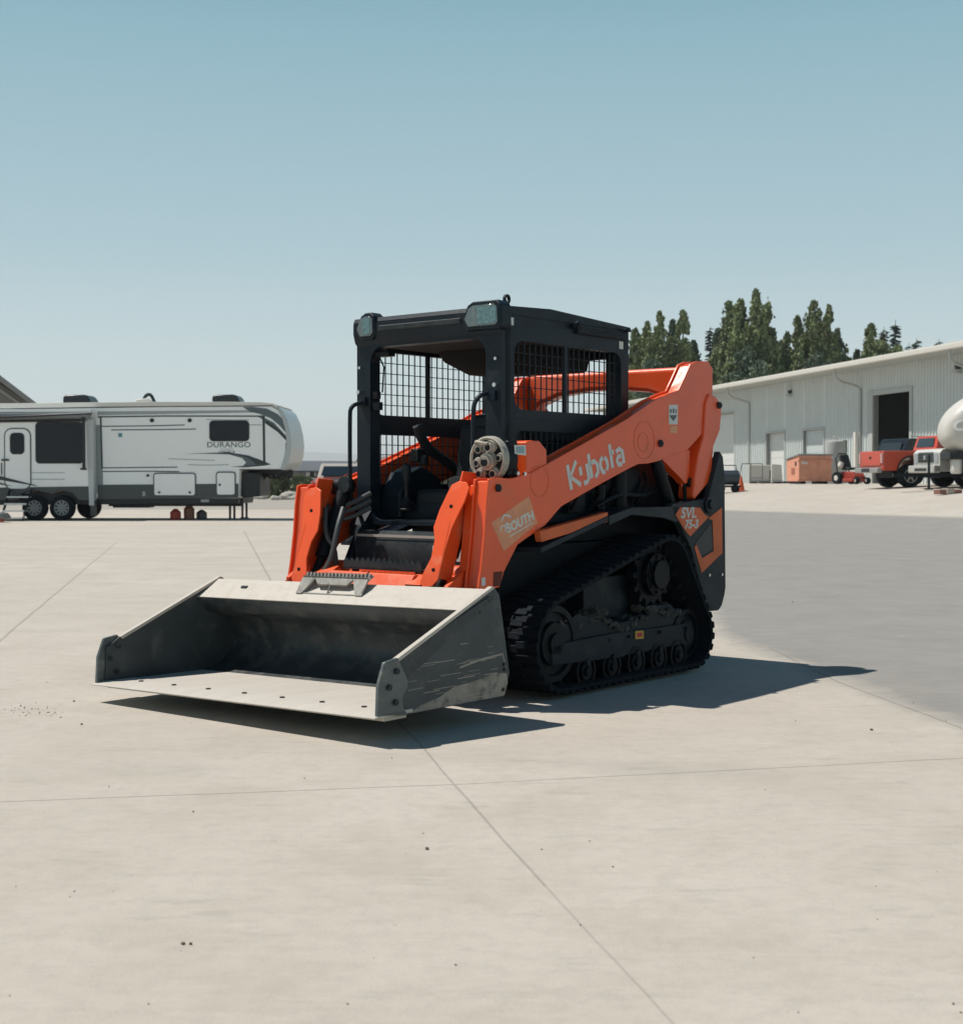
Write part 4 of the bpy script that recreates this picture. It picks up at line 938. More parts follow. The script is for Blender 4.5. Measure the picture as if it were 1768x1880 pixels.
MB().box(-1.09,-1.05,.05,1.55,.78,1.28).build('tailgate', RP, PK, bevel=.02)
MB().box(-1.10,-1.09,.72,.88,1.02,1.10).build('tailgate_badge', GREYP, PK)
MB().box(-1.28,-1.08,-.10,1.70,.52,.70).build('rear_bumper', mat('dull_chrome', (.38,.38,.36), .4, .5), PK, bevel=.04); MB().box(-1.29,-1.275,.5,1.1,.55,.68).build('number_plate', BLACKDECAL, PK)
for y in (-.10, 1.58): MB().box(-1.10,-.98,y,y+.13,.86,1.22).build('tail_light', mat('tail_lamp_lens', (.55,.30,.27), .2), PK, bevel=.01)
for x in (0, 3.25):
    for y, o_ in ((.0,-1), (1.6,1)): car_wheel(PK, x, y, .42, .28, o_, ALLOY)
for x in (0,3.25): MB().ribbon(arch(x,.515,.60), .05, 1, -.16, -.11).build('fender_flare', FABRIC, PK)
MB().box(-.5,4.0,.3,1.3,.35,.62).build('undercarriage', DARKM, PK)
# dark SUV behind it, in the mouth of the bay
q_ = gpt(1640, 893.4); q_ = at(1682, 56.5); q_.z = gz(q_.x, q_.y); SV = thing('parked_suv', 'black SUV parked behind the orange-red pickup truck', 'SUV', q_, R(24))
BP = mat('black_car_paint', (.008,.010,.012), .25, coat=.6)
carbody(SV, 'suv_body', [(-.6,.42),(-.42,.42),(-.36,.68),(0,.80),(.36,.68),(.42,.42),(2.5,.42),(2.56,.7),(2.9,.8),(3.26,.7),(3.32,.42),(3.75,.45),(3.8,1.05),(2.7,1.22),(2.0,1.80),(1.2,1.88),(-.35,1.84),(-.62,1.35),(-.66,.9)], .92, .16, BP, 1.1).location.y = .85
panel(SV, [(.0,-.02,1.22),(2.3,-.02,1.22),(1.85,.06,1.68),(.05,.06,1.68)], mat('smoky_pane', (.03,.04,.045), .1), 'side_window', .02)
panel(SV, [(-.68,1.5,1.2),(-.68,.2,1.2),(-.50,.25,1.68),(-.50,1.45,1.68)], mat('smoky_rear_pane', (.03,.04,.045), .1), 'rear_window', .02)
rk = MB().tube([(-.2,.1,1.93),(1.9,.1,1.93)], .03, 6); rk.build('roof_rail', ALLOY, SV)
for x in (0, 2.9):
    for y, o_ in ((.08,-1), (1.62,1)): car_wheel(SV, x, y, .38, .25, o_, ALLOY)

# ---- white travel trailer and the truck behind its tongue
q_ = at(1738, 45); q_.z = gz(q_.x+.5, q_.y); TT = thing('travel_trailer', 'cream travel trailer with rounded nose and gas bottles on its tongue', 'travel trailer', q_, R(-8))
CREAM = mat('cream_fibreglass', (.55,.53,.48), .45, var=.04, vscale=1)
# nose shape: superellipse sections along x
mb = MB(); rows = []; nseg = 36; NL = 2.2
def nf(x): return max(.0, 1-(1-min(x, NL)/NL)**2)**.5
def nsec(x):
    f = max(nf(x), .02); top, bot = 1.9+1.45*f, 1.9-.95*f**.7; return (top+bot)/2, (top-bot)/2, 1.18*f**.28
for i in range(15):
    x = NL*(1-math.cos(i/14*math.pi/2)); zc, hz, hy = nsec(x)
    rows.append([(x, math.copysign(abs(math.cos(t))**.6, math.cos(t))*hy, zc+math.copysign(abs(math.sin(t))**.6, math.sin(t))*hz) for t in [2*math.pi*j/nseg for j in range(nseg)]])
rows.append([(7.0, y, z) for _, y, z in rows[-1]])
vs = [p for g in rows for p in g]; fs = [(a*nseg+j, a*nseg+(j+1) % nseg, (a+1)*nseg+(j+1) % nseg, (a+1)*nseg+j) for a in range(len(rows)-1) for j in range(nseg)]
fs = [tuple(reversed(f)) for f in fs]+[tuple(range(nseg)), tuple(range(len(vs)-1, len(vs)-nseg-1, -1))]
TS = MB().add(vs, fs).build('trailer_shell', CREAM, TT, angle=60); TS.location.y = 1.18
MB().box(.9,7,.02,2.34,.62,1.28).build('lower_box', mat('dark_grey_lower', (.06,.065,.065), .5), TT, bevel=.05)
MB().box(-1.5,.9,1.05,1.30,.42,.54).box(.6,7,.3,.45,.42,.60).box(.6,7,1.9,2.05,.42,.60).build('chassis_rail', DARKM, TT)
MB().lathe([(.14,0),(.17,.05),(.17,.52),(.12,.60),(.04,.64),(.04,.70)], (.42,.55,.52), 'Z', 18).build('gas_bottle', mat('white_bottle', (.62,.60,.55), .45), TT)
MB().lathe([(.14,0),(.17,.05),(.17,.52),(.12,.60),(.04,.64),(.04,.70)], (.46,1.0,.52), 'Z', 18).build('gas_bottle', bpy.data.materials['white_bottle'], TT)
MB().box(.15,.9,.30,1.9,.98,1.22).box(.75,.95,.2,2.0,.55,1.0).build('battery_tray', FABRIC, TT, bevel=.02)
MB().cyl((-.35,1.18,.02),(-.35,1.18,1.12),.045,10).cyl((-.35,1.18,0),(-.35,1.18,.04),.14,12).build('tongue_jack', GREYP, TT)
for x in (3.4, 4.4): car_wheel(TT, x, .16, .36, .22, -1, ALLOY)
def lettering(): pass
tx_ = text('trailer_lettering', 'CATALINA', .50, mat('white_lettering', (.80,.79,.76), .5), TS, Matrix(((1,0,0,.16),(0,0,-1,0),(0,1,0,1.92),(0,0,0,1))), .012, .004, .3, 1.25)
for v in tx_.data.vertices:                          # wrapped onto the curved shell
    zc, hz, hy = nsec(v.co.x); p_ = 2/.6; q3 = max(0, 1-abs((v.co.z-zc)/hz)**p_)**(1/p_); v.co.y = -hy*q3-.012+v.co.y
q2 = at(1741, 43); q2.z = gz(q2.x, q2.y); Bk = thing('jack_blocks', 'stack of reddish brown blocks on the ground below the trailer tongue', 'blocks', q2, R(20))
random.seed(3)
for k in range(3): MB().box(-.42+.29*k,-.18+.29*k,-.15,.15,0,.14+.04*(k == 1)).build('block', mat('red_block' if k != 1 else 'pale_block', (.22,.10,.08) if k != 1 else (.40,.33,.28), .8), Bk, bevel=.01)
# light pickup (front view) behind the tongue
q_ = gpt(1709, 904.5); q_ = at(1752, 48); q_.z = gz(q_.x, q_.y)-.0; FT = thing('delivery_truck', 'white pickup truck with pale bumper, facing left behind the tongue of the cream trailer', 'pickup truck', q_, R(188))
WPN = mat('off_white_paint', (.58,.57,.53), .35, coat=.3)
body = [(-3.4,.55)]+arch(-2.9,.46,.52)+[(-.6,.52)]+arch(0,.48,.52)+[(.95,.52),(1.0,.70),(1.02,1.15),(.90,1.28),(-.55,1.38),(-3.4,1.34)]
carbody(FT, 'truck_body', body, .98, 0, WPN)
c_ = carbody(FT, 'truck_cab', [(-.45,1.36),(-1.15,1.98),(-3.0,1.98),(-3.35,1.34)], .90, .2, WPN, 1.36)
panel(c_, [(-.50,-.72,1.42),(-.50,.72,1.42),(-1.08,.62,1.92),(-1.08,-.62,1.92)], GLASS, 'windscreen', .02)
G_ = MB().box(1.00,1.05,-.55,.55,.82,1.18).build('grille', mat('grille_grey', (.10,.11,.11), .4, .4), FT, bevel=.02)
for k in range(3): MB().box(1.05,1.065,-.5,.5,.88+.1*k,.91+.1*k).build('grille_bar', DARKM, G_)
MB().cyl((1.05,0,1.0),(1.08,0,1.0),.09,16).build('badge', CHROME, G_)
for y in (.60,-.90): MB().box(.92,1.04,y,y+.30,.80,1.16).build('headlight', mat('headlamp_glass', (.30,.33,.34), .15), FT, bevel=.03)
MB().box(.95,1.22,-.98,.98,.48,.74).build('front_bumper', mat('bumper_chrome', (.55,.54,.50), .3, .4), FT, bevel=.05)
MB().box(1.215,1.225,-.45,.45,.54,.64).build('bumper_intake', BLACKDECAL, FT)
for x in (0, -2.9):
    for y, o_ in ((-.84,-1), (.84,1)): car_wheel(FT, x, y, .42, .28, o_, ALLOY)
MB().box(-3.2,.8,-.6,.6,.32,.52).build('undercarriage', DARKM, FT)

# ================================================================== TREES behind the warehouse
LEAF = [mat('olive_foliage', (.165,.205,.085), .8, var=.45, vscale=.45, dirt=(.12,.11,.07), dscale=1.2, damt=.6, dlo=.5, dhi=.65),
        mat('deep_foliage', (.09,.13,.08), .8, var=.4, vscale=.5, dirt=(.14,.15,.08), dscale=1.0, damt=.5, dlo=.5, dhi=.65),
        mat('blue_green_needles', (.08,.115,.09), .85, var=.3, vscale=.6)]
BARK = mat('grey_brown_bark', (.10,.08,.06), .95, var=.3, vscale=4)
def leaf_crown(name, lobes, n, sz, m_, par, seed):
    """leaf clumps in lobes: (cx, cy, z0, z1, r); each clump a bent pair of small faces"""
    rnd = random.Random(seed); vs = []; fs = []; W_ = [l[4]*(l[3]-l[2]) for l in lobes]; T_ = sum(W_)
    for l, w_ in zip(lobes, W_):
        cx, cy, z0, z1, r = l; m = int(n*w_/T_)
        for _ in range(m):
            k = rnd.random()**1.1; z = z0+(z1-z0)*k
            rr = r*min(1, (k+.08)*4)*(1-k)**.48*1.65
            a = rnd.uniform(0, 6.283); nzv = mnoise.noise(Vector((math.cos(a)*1.6+cx, math.sin(a)*1.6+cy, z*.55+seed)))
            rr *= 1.0+1.1*nzv+.45*mnoise.noise(Vector((math.cos(a)*3+cx, math.sin(a)*3, z*1.5+seed))); rr = max(.05, rr)*rnd.random()**.42*(1.35 if rnd.random() < .06 else 1)
            if mnoise.noise(Vector((cx+math.cos(a)*rr*1.1, cy+math.sin(a)*rr*1.1, z*.9+seed*3))) < -.22: continue
            p = Vector((cx+math.cos(a)*rr, cy+math.sin(a)*rr, z)); s_ = sz*rnd.uniform(.5, 1.4)
            d = Vector((rnd.uniform(-1,1), rnd.uniform(-1,1), rnd.uniform(.2,1.6))).normalized(); e = d.orthogonal().normalized(); e.rotate(Matrix.Rotation(rnd.uniform(0,6.28), 3, d))
            f_ = d.cross(e); b = len(vs)
            vs += [p-e*s_*.5, p+f_*s_*.25-d*s_*.2, p+d*s_*.9, p-f_*s_*.25-d*s_*.2, p+e*s_*.5+d*s_*.1]
            fs += [(b, b+1, b+2), (b+4, b+2, b+1), (b, b+2, b+3)]
    me = bpy.data.meshes.new(name); me.from_pydata([tuple(v) for v in vs], [], fs); me.materials.append(m_)
    o = bpy.data.objects.new(name, me); COL.objects.link(o); o.parent = par; return o
def broad_tree(name, label, u, vtop, wpx, D, seed, m_, spires=4, dens=1.0, group='trees beyond the warehouse', cat='tree', zb=None):
    rnd = random.Random(seed); p = at(u, D); p.z = gz(p.x, p.y) if zb is None else zb
    H = CAM_H+(882.5-vtop)/F_PX*D-p.z; R_ = wpx*.80/F_PX*D
    t = thing(name, label, cat, p, rnd.uniform(0, 6), group)
    t['label'] = label
    lobes = [(0, 0, H*.10, H, R_*.50)]
    for i in range(spires):
        a = 2*math.pi*i/spires+rnd.uniform(-.4,.4); d_ = R_*rnd.uniform(.4,.85); h_ = H*rnd.uniform(.45,.95)
        lobes.append((math.cos(a)*d_, math.sin(a)*d_, H*rnd.uniform(.08,.2), h_, R_*rnd.uniform(.35,.60)))
    tr = MB().tube([(0,0,-.5),(.1,0,H*.3),(-.05,.05,H*.6),(0,0,H*.96)], lambda k: .35*(1-k)+.03, 8)
    for l in lobes[1:]: tr.tube([(0,0,H*.12),(l[0]*.7,l[1]*.7,H*.3),(l[0],l[1],l[3]*.95)], lambda k: .16*(1-k)+.02, 5)
    tr.build('trunk', BARK, t); leaf_crown('crown', lobes, int(19000*dens), .27, m_, t, seed); return t
def conifer(name, label, u, vtop, wpx, D, seed, m_, dens=1.0, group='trees beyond the warehouse'):
    rnd = random.Random(seed); p = at(u, D); p.z = gz(p.x, p.y); H = CAM_H+(882.5-vtop)/F_PX*D-p.z; R_ = wpx/2/F_PX*D
    t = thing(name, label, 'tree', p, 0, group); MB().tube([(0,0,-.5),(0,0,H*.5),(0,0,H)], lambda k: .28*(1-k)+.02, 7).build('trunk', BARK, t)
    vs = []; fs = []; z = H*.08
    while z < H*.98:
        k = 1-z/H; L_ = R_*(k**.75)*1.05
        z_0 = z
        for a in [rnd.uniform(0, 6.28) for _ in range(int(2+4*k))]:
            z = z_0+rnd.uniform(-.2,.2); l = L_*rnd.uniform(.45, 1.15); m = max(3, int(l/.22*dens))
            for i in range(m):
                q = i/m; c = Vector((math.cos(a)*l*q, math.sin(a)*l*q, z-l*q*.28+.25*q*q*l+rnd.uniform(-.08,.08))); s_ = (.34*(1-q)+.16)
                side = Vector((-math.sin(a), math.cos(a), 0)); o_ = Vector((math.cos(a), math.sin(a), -.25)); b = len(vs)
                vs += [c, c+side*s_+o_*s_*.5-Vector((0,0,.1)), c+o_*s_*1.2, c-side*s_+o_*s_*.5-Vector((0,0,.1))]; fs += [(b, b+1, b+2), (b, b+2, b+3)]
        z = z_0+rnd.uniform(.10, .18)
    me = bpy.data.meshes.new('crown'); me.from_pydata([tuple(v) for v in vs], [], fs); me.materials.append(m_)
    o = bpy.data.objects.new('crown', me); COL.objects.link(o); o.parent = t; return t
TREES = [  # u, top, width px, depth, kind, label
 (1166,606,46,128,0,'leftmost olive tree over the warehouse roof, its crown starting right at the cab'),
 (1188,594,40,126,0,'rounded olive tree second from the cab, above the orange cross tube'),
 (1210,575,46,124,0,'tallest crown of the left tree cluster, olive with several spires'),
 (1234,590,34,130,1,'dark slim crown between the two tall spires of the left cluster'),
 (1253,573,36,124,0,'narrow tall spire at the right of the left tree cluster'),
 (1273,628,36,127,1,'low dark tree leaning out to the right of the left cluster'),
 (1196,660,70,122,1,'low dark tree mass under the left cluster, behind the orange arm'),
 (1318,606,44,132,1,'dark ragged tree at the left flank of the tall middle cluster'),
 (1337,556,46,126,0,'olive tree with a blunt top on the left of the tall middle cluster'),
 (1358,552,50,124,0,'broad olive tree in the heart of the tall middle cluster'),
 (1386,535,46,123,0,'tallest tree of all, olive spire of the middle cluster'),
 (1407,548,40,126,0,'olive tree just right of the tallest spire'),
 (1418,606,30,128,1,'dark low tree on the right flank of the tall middle cluster'),
 (1372,640,90,121,1,'wide dark tree filling the foot of the tall middle cluster'),
 (1444,612,30,134,0,'small pale tree in the gap right of the middle cluster'),
 (1462,583,44,127,0,'olive tree on the left of the third cluster'),
 (1492,555,54,124,0,'tallest tree of the third cluster, olive with a pointed top'),
 (1520,563,36,125,0,'narrow olive spire right of the tallest tree in the third cluster'),
 (1536,606,40,127,1,'dark tree on the right flank of the third cluster'),
 (1497,650,90,122,1,'wide dark tree at the foot of the third cluster'),
 (1553,643,30,130,0,'small olive bush-like crown just right of the third cluster'),
 (1572,645,26,131,1,'tiny dark crown showing over the roof between third and fourth cluster'),
 (1598,597,42,128,0,'olive tree with two small knobs on top in the fourth cluster'),
 (1614,622,60,124,0,'broad low olive tree of the fourth cluster'),
]
for i, (u, v, wd, D, k, lb) in enumerate(TREES):
    broad_tree('broadleaf_tree', lb, u, v, wd, D, 40+i, LEAF[k], spires=6 if wd > 36 else 4, dens=.5+wd/50)
for i, (u, v, wd, D, lb) in enumerate(((1642,587,40,126,'pointed conifer on the right of the fourth cluster'), (1621,600,26,129,'slim conifer top in the middle of the fourth cluster'), (1667,630,18,140,'tiny conifer tip left of a near twin, over the warehouse roof'), (1681,621,18,140,'tiny conifer tip right of a near twin, over the warehouse roof'), (1722,622,16,150,'rightmost tiny tree tip over the warehouse roof'), (1303,600,36,134,'thin conifer with bare side branches left of the tall middle cluster'))):
    conifer('conifer', lb, u, v, wd, D, 90+i, LEAF[2])

# ================================================================== FIFTH-WHEEL TRAILER on the left
RD = 41.0; RS = F_PX/RD
RVO = at(552, RD, z=0)
RV = thing('fifth_wheel_trailer', 'long white fifth-wheel trailer with grey skirt and dark swoosh graphics on the left', 'camper trailer', (RVO.x, RVO.y, 0), R(-1.5))
def X(u):
    if u > 500: u = 500+(u-500)*.68
    k_ = (u-884)/F_PX; a_ = R(-1.5); return (k_*RVO.y-RVO.x)/(math.cos(a_)-k_*math.sin(a_))
def Z(v): return (955.2-v)/RS
def RP2(pts): return [(X(u), Z(v)) for u, v in pts]
RVW = mat('white_gelcoat', (.86,.87,.85), .35, var=.03, vscale=1, dirt=(.7,.7,.66), dscale=2, damt=.25, coat=.1)
RVG = mat('charcoal_skirt', (.055,.062,.066), .45); RVL = mat('dark_graphite_line', (.03,.037,.042), .5); RVM = mat('mid_grey_graphic', (.10,.13,.14), .5); RVS = mat('silver_graphic', (.33,.35,.35), .5)
RVK = mat('black_trim', (.006,.010,.014), .5); RVGL = glass_mat('black_tinted_pane', (.002,.005,.010), .04); RVGL.node_tree.nodes['Principled BSDF'].inputs['Specular IOR Level'].default_value = .3
RFW = mat('cream_roof_membrane', (.68,.66,.60), .6)
nose = [(500,744),(515,747),(529,757),(540,774),(547,794),(550,815),(548,833),(541,850),(528,862)]
sidep = RP2([(-90,746)]+nose+[(440,862),(438,915),(-90,915)])
WB = 2.45
BODY = MB().prism(sidep, 1, 0, WB).build('trailer_body', RVW, RV, bevel=.05, seg=3)
MB().prism(RP2([(-92,748),(-92,741),(300,737),(480,738),(503,740.5),(517,744),(514,747),(500,744)]), 1, -.02, WB+.02).build('trailer_roof', RFW, RV, bevel=.01)
# nose cap, bulging past the side walls
cap = RP2([(513,744),(529,754),(541,772),(549,794),(552,815),(550,834),(543,852),(530,863),(522,862),(534,836),(539,812),(536,790),(528,770),(517,755)])
MB().prism(cap, 1, -.03, WB+.03).build('nose_cap', mat('grey_white_cap', (.42,.45,.45), .35, coat=.3), RV, bevel=.02)
def graphic(name, pts, m_, wd=None, y=-.006, t=.006, par=None):
    mb = MB()
    if wd: mb.ribbon(RP2(pts), wd, 1, y, y+t)
    else: mb.prism(RP2(pts), 1, y, y+t)
    return mb.build(name, m_, par or BODY)
SK = graphic('skirt', [(-90,897),(168,893),(168,919),(-90,919)], RVG, y=-.30, t=.02) if False else None
MB().prism(RP2([(180,890),(438,888),(438,914),(180,917)]), 1, -.014, .0).build('skirt', RVG, BODY)
MB().prism(RP2([(-90,916),(437,913),(436,925),(-90,928)]), 1, .05, WB-.05).build('chassis_rail', RVK, RV, bevel=.01)
# slide-out section left of the post
SLD = MB().prism(RP2([(-90,777),(165,773),(169,893),(-90,897)]), 1, -.28, .0).build('slide_out', RVW, RV, bevel=.02)
MB().prism(RP2([(-90,897),(168,893),(168,918),(150,918),(140,905),(118,899),(95,905),(70,899),(48,905),(40,918),(-90,920)]), 1, -.29, -.0).build('slide_skirt', RVG, SLD)
MB().prism(RP2([(165,770),(177,770),(178,928),(169,928)]), 1, -.30, -.02).build('corner_post', mat('light_post', (.50,.52,.51), .5), RV, bevel=.01)
MB().prism(RP2([(170,919),(179,919),(180,947),(171,947)]), 1, -.25, -.10).build('stabiliser_leg', RVG, RV)
MB().prism(RP2([(177,780),(187,780),(190,905),(178,905)]), 1, -.012, .0).build('seam_panel', mat('mid_grey_panel', (.24,.27,.27), .5), BODY)  # plain mid-grey strip on the side wall, right of the corner post
graphic('seam_line', [(186,766),(188,860)], RVL, .045, -.02, .01)
# awning rolled at the roof edge with its arms
AW = MB().cyl((X(-90),-.42,Z(763)), (X(174),-.42,Z(762)), .10, 14).build('awning_roll', mat('grey_awning_fabric', (.16,.19,.20), .7), RV)
MB().prism(RP2([(-90,752),(176,752),(176,757),(-90,757)]), 1, -.48, -.0).build('awning_rail', RVW, AW)
MB().cyl((X(-90),-.50,Z(771)), (X(178),-.50,Z(760)), .035, 10).build('awning_bar', RVK, AW)
MB().box(X(161),X(165.5),-.50,-.42,Z(863),Z(766)).cyl((X(157),-.46,Z(861)), (X(168),-.46,Z(861)), .03, 8).cyl((X(-90),-.35,Z(774)), (X(164),-.35,Z(772)), .035, 8).build('awning_arm', RVK, AW)
# roof edge lines
graphic('roof_line', [(-60,751),(300,746),(500,745)], RVL, .030)
graphic('roof_band', [(180,755),(460,753),(485,757),(180,762)], RVS)
graphic('roof_line', [(180,765),(300,763.5),(484,764)], RVL, .040); graphic('edge_line', [(484.5,763),(485.5,854)], RVL, .07)
graphic('nose_line', [(500,746),(516,752),(528,766),(533,778)], RVL, .02); graphic('nose_line', [(538,812),(536,836),(526,862)], RVL, .025)
graphic('belt_line', [(440,862),(528,862)], RVL, .02)
graphic('swoosh', [(446,747),(466,747),(490,750),(515,760),(537,775),(546,790),(548,806),(540,797),(520,781),(498,768),(478,760),(460,756)], RVM)
graphic('swoosh', [(474,765),(505,782),(530,800),(547,814),(545,806),(528,793),(505,776),(484,766)], RVM)
graphic('swoosh', [(486,776),(515,793),(545,814),(547,810),(520,789),(490,771)], RVL, None, -.008)
for a in ([(178,782.5),(280,781.5),(340,780)], [(205,789),(290,788.5),(360,787.5)], [(178,859),(270,858),(326,857.5)], [(186,865.5),(280,865),(330,866)]): graphic('pinstripe', a, RVL, .030)
for a in ([(310,842),(360,844),(395,845)], [(345,853),(380,854),(420,853)], [(458,780),(484,780)], [(380,770),(420,771),(458,771)]): graphic('pinstripe', a, RVS, .022)
graphic('swoosh', [(340,833.5),(380,833),(420,834),(445,841),(452,849),(446,856),(478,853.5),(498,852.5),(478,844),(455,836),(425,831),(385,831)], RVM)
graphic('swoosh', [(390,832.5),(430,834),(455,840),(466,848),(470,853),(496,852.5),(480,845),(456,836),(426,831.5)], RVL, None, -.010)
graphic('swoosh', [(424,857),(450,855),(484,853),(498,852.8),(484,855),(450,858)], RVL)
# windows, doors, hatches
def rvwin(name, u0, u1, v0, v1, y, par, m_=RVGL, r=.09):
    o_ = rrect(X(u0), X(u1), Z(v1), Z(v0), r); fr = rrect(X(u0)-.035, X(u1)+.035, Z(v1)-.035, Z(v0)+.035, r+.03)
    W_ = MB().prism(o_, 1, y-.02, y).build(name, m_, par); frame_mb(MB(), fr, o_, 1, y-.012, y).build('frame', RVK if m_ is RVGL else RVG, W_); return W_
rvwin('window', 387, 456, 774, 808, -.001, BODY); rvwin('window', 74, 157, 777, 849, -.281, SLD)
DR = rvwin('entry_door', 17, 62, 788, 897, -.281, SLD, RVW, .2); rvwin('door_window', 28, 50, 797, 832, -.302, DR); MB().box(X(11),X(24),-.345,-.30,Z(846),Z(843)).box(X(10.5),X(12),-.36,-.33,Z(872),Z(850)).build('grab_handle', RVK, DR)
rvwin('window', -70, -20, 790, 830, -.281, SLD)
for (a, b_, c, d_) in ((284,358,870,909), (399,431,868,908)):
    H_ = rvwin('hatch', a, b_, c, d_, -.016, BODY, RVW, .06)
    lk = MB()
    for u in ((a+9, b_-9) if b_-a > 50 else (a+5,)): lk.cyl((X(u),-.05,Z(d_-5 if b_-a > 50 else 890)), (X(u),-.034,Z(d_-5 if b_-a > 50 else 890)), .035, 10).cut()
    each(lk, 'latch', RVK, H_)
for u in (280, 349): MB().cyl((X(u),-.03,Z(771.5)), (X(u),.0,Z(771.5)), .06, 14).build('speaker', RVK, BODY)
MB().box(X(218),X(225),-.012,.0,Z(802),Z(795)).build('blue_sticker', mat('teal_sticker', (.10,.25,.29), .5), BODY)
MB().box(X(262),X(267),-.03,-.012,Z(911),Z(902)).build('outlet', RVS, BODY); MB().cyl((X(272),-.04,Z(873)),(X(272),0,Z(873)),.04,10).build('socket', RVK, BODY)
for u in (-30, 18): graphic('swoosh', [(u-60,868),(u-10,874),(u+48,889),(u+60,893),(u-5,882),(u-60,874)], RVL, None, -.31, .006)
for vv in (868, 880): graphic('pinstripe', [(20,vv-.5),(80,vv),(125,vv)], RVS, .02, -.288)
# lettering on the side: faces -y, reads along +x
def rvtext(name, body, u0, v1, size, m_, bold=0, sx_=1, shear=0):
    return text(name, body, size, m_, BODY, Matrix(((1,0,0,X(u0)),(0,0,-1,-.004),(0,1,0,Z(v1)),(0,0,0,1))), bold, .003, shear, sx_)
rvtext('side_lettering', 'DURANGO', 380, 821, .22, RVM, .002, 1.12)
rvtext('side_lettering', 'GOLD', 405, 827, .085, RVS, 0, 1.6); rvtext('side_lettering', '·HALF-TON·' if False else 'G384RLT', 401, 833, .10, RVL, .004, 1.15, .25)
MB().box(X(368),X(383),.045,.051,Z(922),Z(917)).build('rail_badge', RVS, RV)
# wheels, steps, legs, roof kit
for u in (68, 118): car_wheel(RV, X(u), -.14, .36, .24, -1, mat('dull_trailer_rim', (.24,.25,.25), .45, .4), 10)
for u in (68+3, 121): car_wheel(RV, X(u), WB-.2, .36, .24, 1, ALLOY, 8)
MB().prism(RP2([(40,925),(45,908),(70,900),(95,906),(118,900),(140,907),(150,925)]), 1, -.02, .0).build('wheel_arch', RVK, RV)
stp = MB()
for i, v in enumerate((912, 924.5, 937, 949.5)): stp.box(X(27),X(66),-.95+.18*(3-i)-.25+.0,-.68+.18*(3-i)-.25,Z(v)-.025,Z(v)+.02)
STP = stp.build('entry_step', mat('step_alloy', (.62,.63,.62), .5), RV)
for u in (27, 66): MB().prism([(-1.20,0),(-1.12,0),(-.30,Z(898)),(-.42,Z(898))], 0, X(u)-.02, X(u)+.02).build('step_side', RVK, STP)
for y in (.25, WB-.35):
    for u in (419, 427): MB().cyl((X(u),y,0),(X(u),y,Z(915)),.035,8).build('landing_leg', RVK, RV)
    MB().box(X(416),X(430),y-.12,y+.12,0,.03).build('leg_foot', RVG, RV)
for u in (137, 412):
    q_ = RP2([(u-25,741),(u-25,727),(u-20,723.5),(u+14,723),(u+20,725),(u+26,735),(u+25,741)]); MB().prism(q_, 1, .2, 1.1).build('roof_air_conditioner', mat('black_shroud', (.010,.014,.018), .35), RV, bevel=.05)
MB().prism(RP2([(236,741),(244,731),(262,729),(272,735),(275,741)]), 1, .4, 1.0).build('roof_vent', RFW, RV, bevel=.04)
MB().tube([(X(256),.5,Z(731)),(X(262),.5,Z(722)),(X(270),.5,Z(722)),(X(277),.5,Z(737))], .05, 8, 1).build('antenna', GREYP, RV)
MB().box(X(290),X(306),.9,1.3,Z(740),Z(735.5)).build('roof_vent', RFW, RV)
MB().prism(RP2([(440,866),(474,868),(474,911),(440,914)]), 1, .30, 2.0).build('front_locker', RVK, RV, bevel=.04)
hp = MB().prism(RP2([(445,862),(520,862),(520,868),(505,872),(480,870),(475,880),(460,880),(446,872)]), 1, .9, 1.5); hp.box(X(500),X(541),1.0,1.4,Z(873),Z(866)); hp.box(X(524),X(538),1.1,1.3,Z(878),Z(862)); hp.build('hitch', RVK, RV, bevel=.02)
hb = MB(); random.seed(21)
for k in range(10): x0, z0 = random.uniform(445, 500), random.uniform(866, 880); hb.tube([(X(x0),1.0,Z(866)),(X(x0+5),.8,Z(z0+6)),(X(x0+18),.9,Z(z0+3)),(X(x0+26),1.1,Z(866))], .03, 5, 1)
hb.build('hitch_hoses', RVK, RV)
# underside clutter
MB().box(X(190),X(440),.5,.6,Z(930),Z(916)).build('cross_member', RVK, RV)
for u in (215, 245): MB().box(X(u)-.3,X(u)+.3,.6,1.2,Z(933),Z(918)).build('axle_box', RVK, RV)
for nm, u, D_, col, h_, lb in (('gas_canister', 322, 41.8, (.55,.07,.04), .32, 'small red canister in the shade under the white trailer'), ('jack_stand', 347, 42.0, (.30,.12,.08), .45, 'short rusty jack stand under the white trailer, right of the red canister'), ('water_jug', 370, 42.3, (.12,.13,.13), .28, 'low dark jug under the white trailer near its landing legs')):
    q_ = at(u, D_, z=0); o_ = MB().lathe([(.14,0),(.16,.03),(.16,h_*.7),(.10,h_*.85),(.05,h_)], (0,0,0), 'Z', 14).build(nm, mat(nm+'_paint', col, .5)); o_.location = q_; tag(o_, lb, nm.replace('_', ' '))
# small dark and chrome thing cut by the left edge
q_ = at(4, 39, z=0); Tl = thing('towing_dolly', 'small grey and red towing dolly cut off by the left edge', 'dolly', q_, 0)
MB().prism([(-.3,.08),(.14,.06),(.17,.14),(.08,.26),(-.3,.30)], 1, -.25, .25).build('dolly_body', mat('dolly_grey', (.16,.17,.17), .4, .3), Tl, bevel=.03); MB().box(-.3,.13,-.26,-.24,.02,.10).build('red_reflector', mat('dull_red', (.30,.03,.02), .5), Tl)

